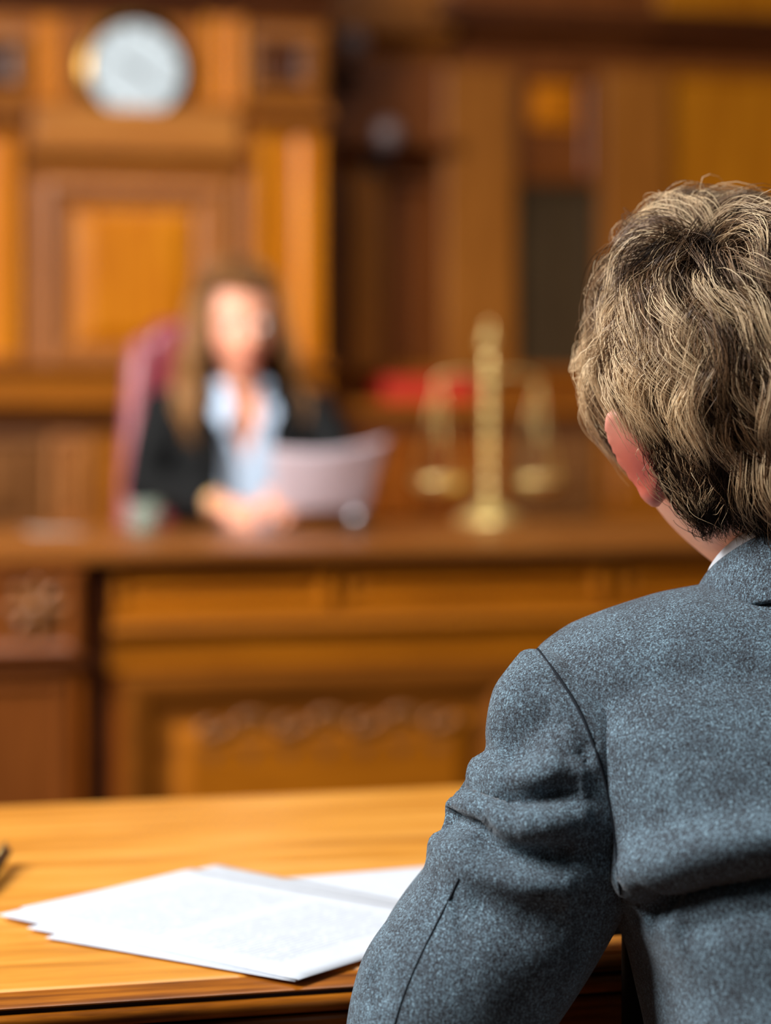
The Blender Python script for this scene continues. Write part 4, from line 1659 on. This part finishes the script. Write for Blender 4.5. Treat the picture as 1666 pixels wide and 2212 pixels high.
cv, cf = cap_mesh(Mw, ok_w, .006, 50)
join_cap(wm, cv, cf, .15)
link('hair', wm, M['hair_woman'], judge)

# document held up by the judge: we see its back
c0 = cam(592, 1108, TW - .42)
c1 = cam(796, 1102, TW - .40)
c2 = cam(840, 946, TW - .50)
c3 = cam(586, 968, TW - .50)
for q in (c0, c1):
    q.z = max(q.z, ZB + .012)
nx, ny = 18, 14
v = []
for j in range(ny + 1):
    for i in range(nx + 1):
        u, t = i / nx, j / ny
        p = (c0.lerp(c1, u)).lerp(c3.lerp(c2, u), t)
        p += Vector((0, -.012, -.014 * t)) * math.sin(math.pi * u) * 1.0
        v.append(p)
f = [(j * (nx + 1) + i, j * (nx + 1) + i + 1, (j + 1) * (nx + 1) + i + 1, (j + 1) * (nx + 1) + i) for j in range(ny) for i in range(nx)]
dm = bpy.data.meshes.new('document')
dm.from_pydata(v, [], f)
doc = tag(link('document', dm, M['papershade'], None, True), 'curved document sheet held up at an angle by the judge over the bench', 'document')
s_ = doc.modifiers.new('thickness', 'SOLIDIFY')
s_.thickness = .0006

# ------------------------------------------------------------------ the judge's chair
cy = wy + .20
cL = PX(272, cy)
cxm = PX(436, cy)
hw = cxm - cL
oc = thing('office_chair', 'high-backed burgundy leather chair behind the judge', 'chair', (cxm, cy, .14))
zt_ = PZ(692, 436, cy)
rows = []
for k in range(25):
    t = k / 24
    z = .62 + (zt_ - .62) * t
    w = hw * (1.0 - .22 * t ** 1.6)
    if t > .86:
        w *= math.sqrt(max(0.0, 1 - ((t - .86) / .16) ** 2)) * .75 + .25
    ring = []
    for q in range(28):
        a = q / 28 * 2 * math.pi
        c, s = math.cos(a), math.sin(a)
        ring.append((cxm + w * math.copysign(abs(c) ** .45, c), cy + .05 + .06 * t + .05 * math.copysign(abs(s) ** .7, s), z))
    rows.append(ring)
bk = MB().rings(rows).build('backrest', M['burg'], oc, True)
for s in (-1, 1):
    pth = [(cxm + s * hw * (1.0 - .22 * t ** 1.6) * .96, cy - .0 + .06 * t, .64 + (zt_ - .05 - .64) * t) for t in np.linspace(0, 1, 12)]
    MB().tube(pth, [.03] * 11 + [.02], 14).build('side_bolster', M['burgl'], bk, True)
MB().box(cxm - .24, cxm + .24, cy - .44, cy + .04, .465, .534).build('seat', M['burg'], oc, bevel=.03)
for s in (-1, 1):
    MB().tube(catmull([(cxm + s * .27, cy + .02, .55), (cxm + s * .275, cy + .0, .70), (cxm + s * .275, cy - .26, .70), (cxm + s * .265, cy - .30, .53)], 6), .018, 10).build('armrest', M['blackmetal'], oc, True)
MB().lathe([(.03, .24), (.03, .49)], (cxm, cy - .2, 0), 16).build('gas_column', M['blackmetal'], oc, 'auto')
sb5 = MB()
for k in range(5):
    a = k / 5 * 2 * math.pi + .3
    sb5.tube([(cxm, cy - .2, .25), (cxm + .26 * math.cos(a), cy - .2 + .26 * math.sin(a), .205)], [.024, .016], 10)
sb5.build('star_base', M['blackmetal'], oc, True)
for k in range(5):
    a = k / 5 * 2 * math.pi + .3
    MB().lathe([(.026, -.012), (.028, 0), (.026, .012)], (cxm + .26 * math.cos(a), cy - .2 + .26 * math.sin(a), .17), 16, 'x').build('caster', M['blackmetal'], oc, 'auto')

# ------------------------------------------------------------------ light
def area(name, loc, target, size, power, col, sizey=None):
    l = bpy.data.lights.new(name, 'AREA')
    l.energy = power
    l.color = col
    l.size = size
    if sizey:
        l.shape = 'RECTANGLE'
        l.size_y = sizey
    o = bpy.data.objects.new(name, l)
    COL.objects.link(o)
    o.location = loc
    o.rotation_euler = (Vector(target) - Vector(loc)).to_track_quat('-Z', 'Y').to_euler()
    return o


area('window_light', (-1.9, 1.5, 3.25), (0.55, 1.75, 0.8), 1.5, 215, (0.94, 0.97, 1.0), 1.7)
area('overhead_fill', (0.9, 3.3, 3.6), (1.0, 4.4, 0.6), 1.8, 55, (1.0, 0.96, 0.9), 1.4)  # added soft fill for the bench and back wall, not an actual fitting
bl_ = area('bench_fill', (-1.5, 2.9, 2.6), (0.9, 4.95, 1.15), 0.9, 36, (1.0, 0.95, 0.88))
bl_.data.spread = math.radians(80)

w = bpy.data.worlds.new('world')
scene.world = w
w.use_nodes = True
bg = w.node_tree.nodes['Background']
bg.inputs['Color'].default_value = (0.95, 0.97, 1.0, 1)
bg.inputs['Strength'].default_value = 0.045
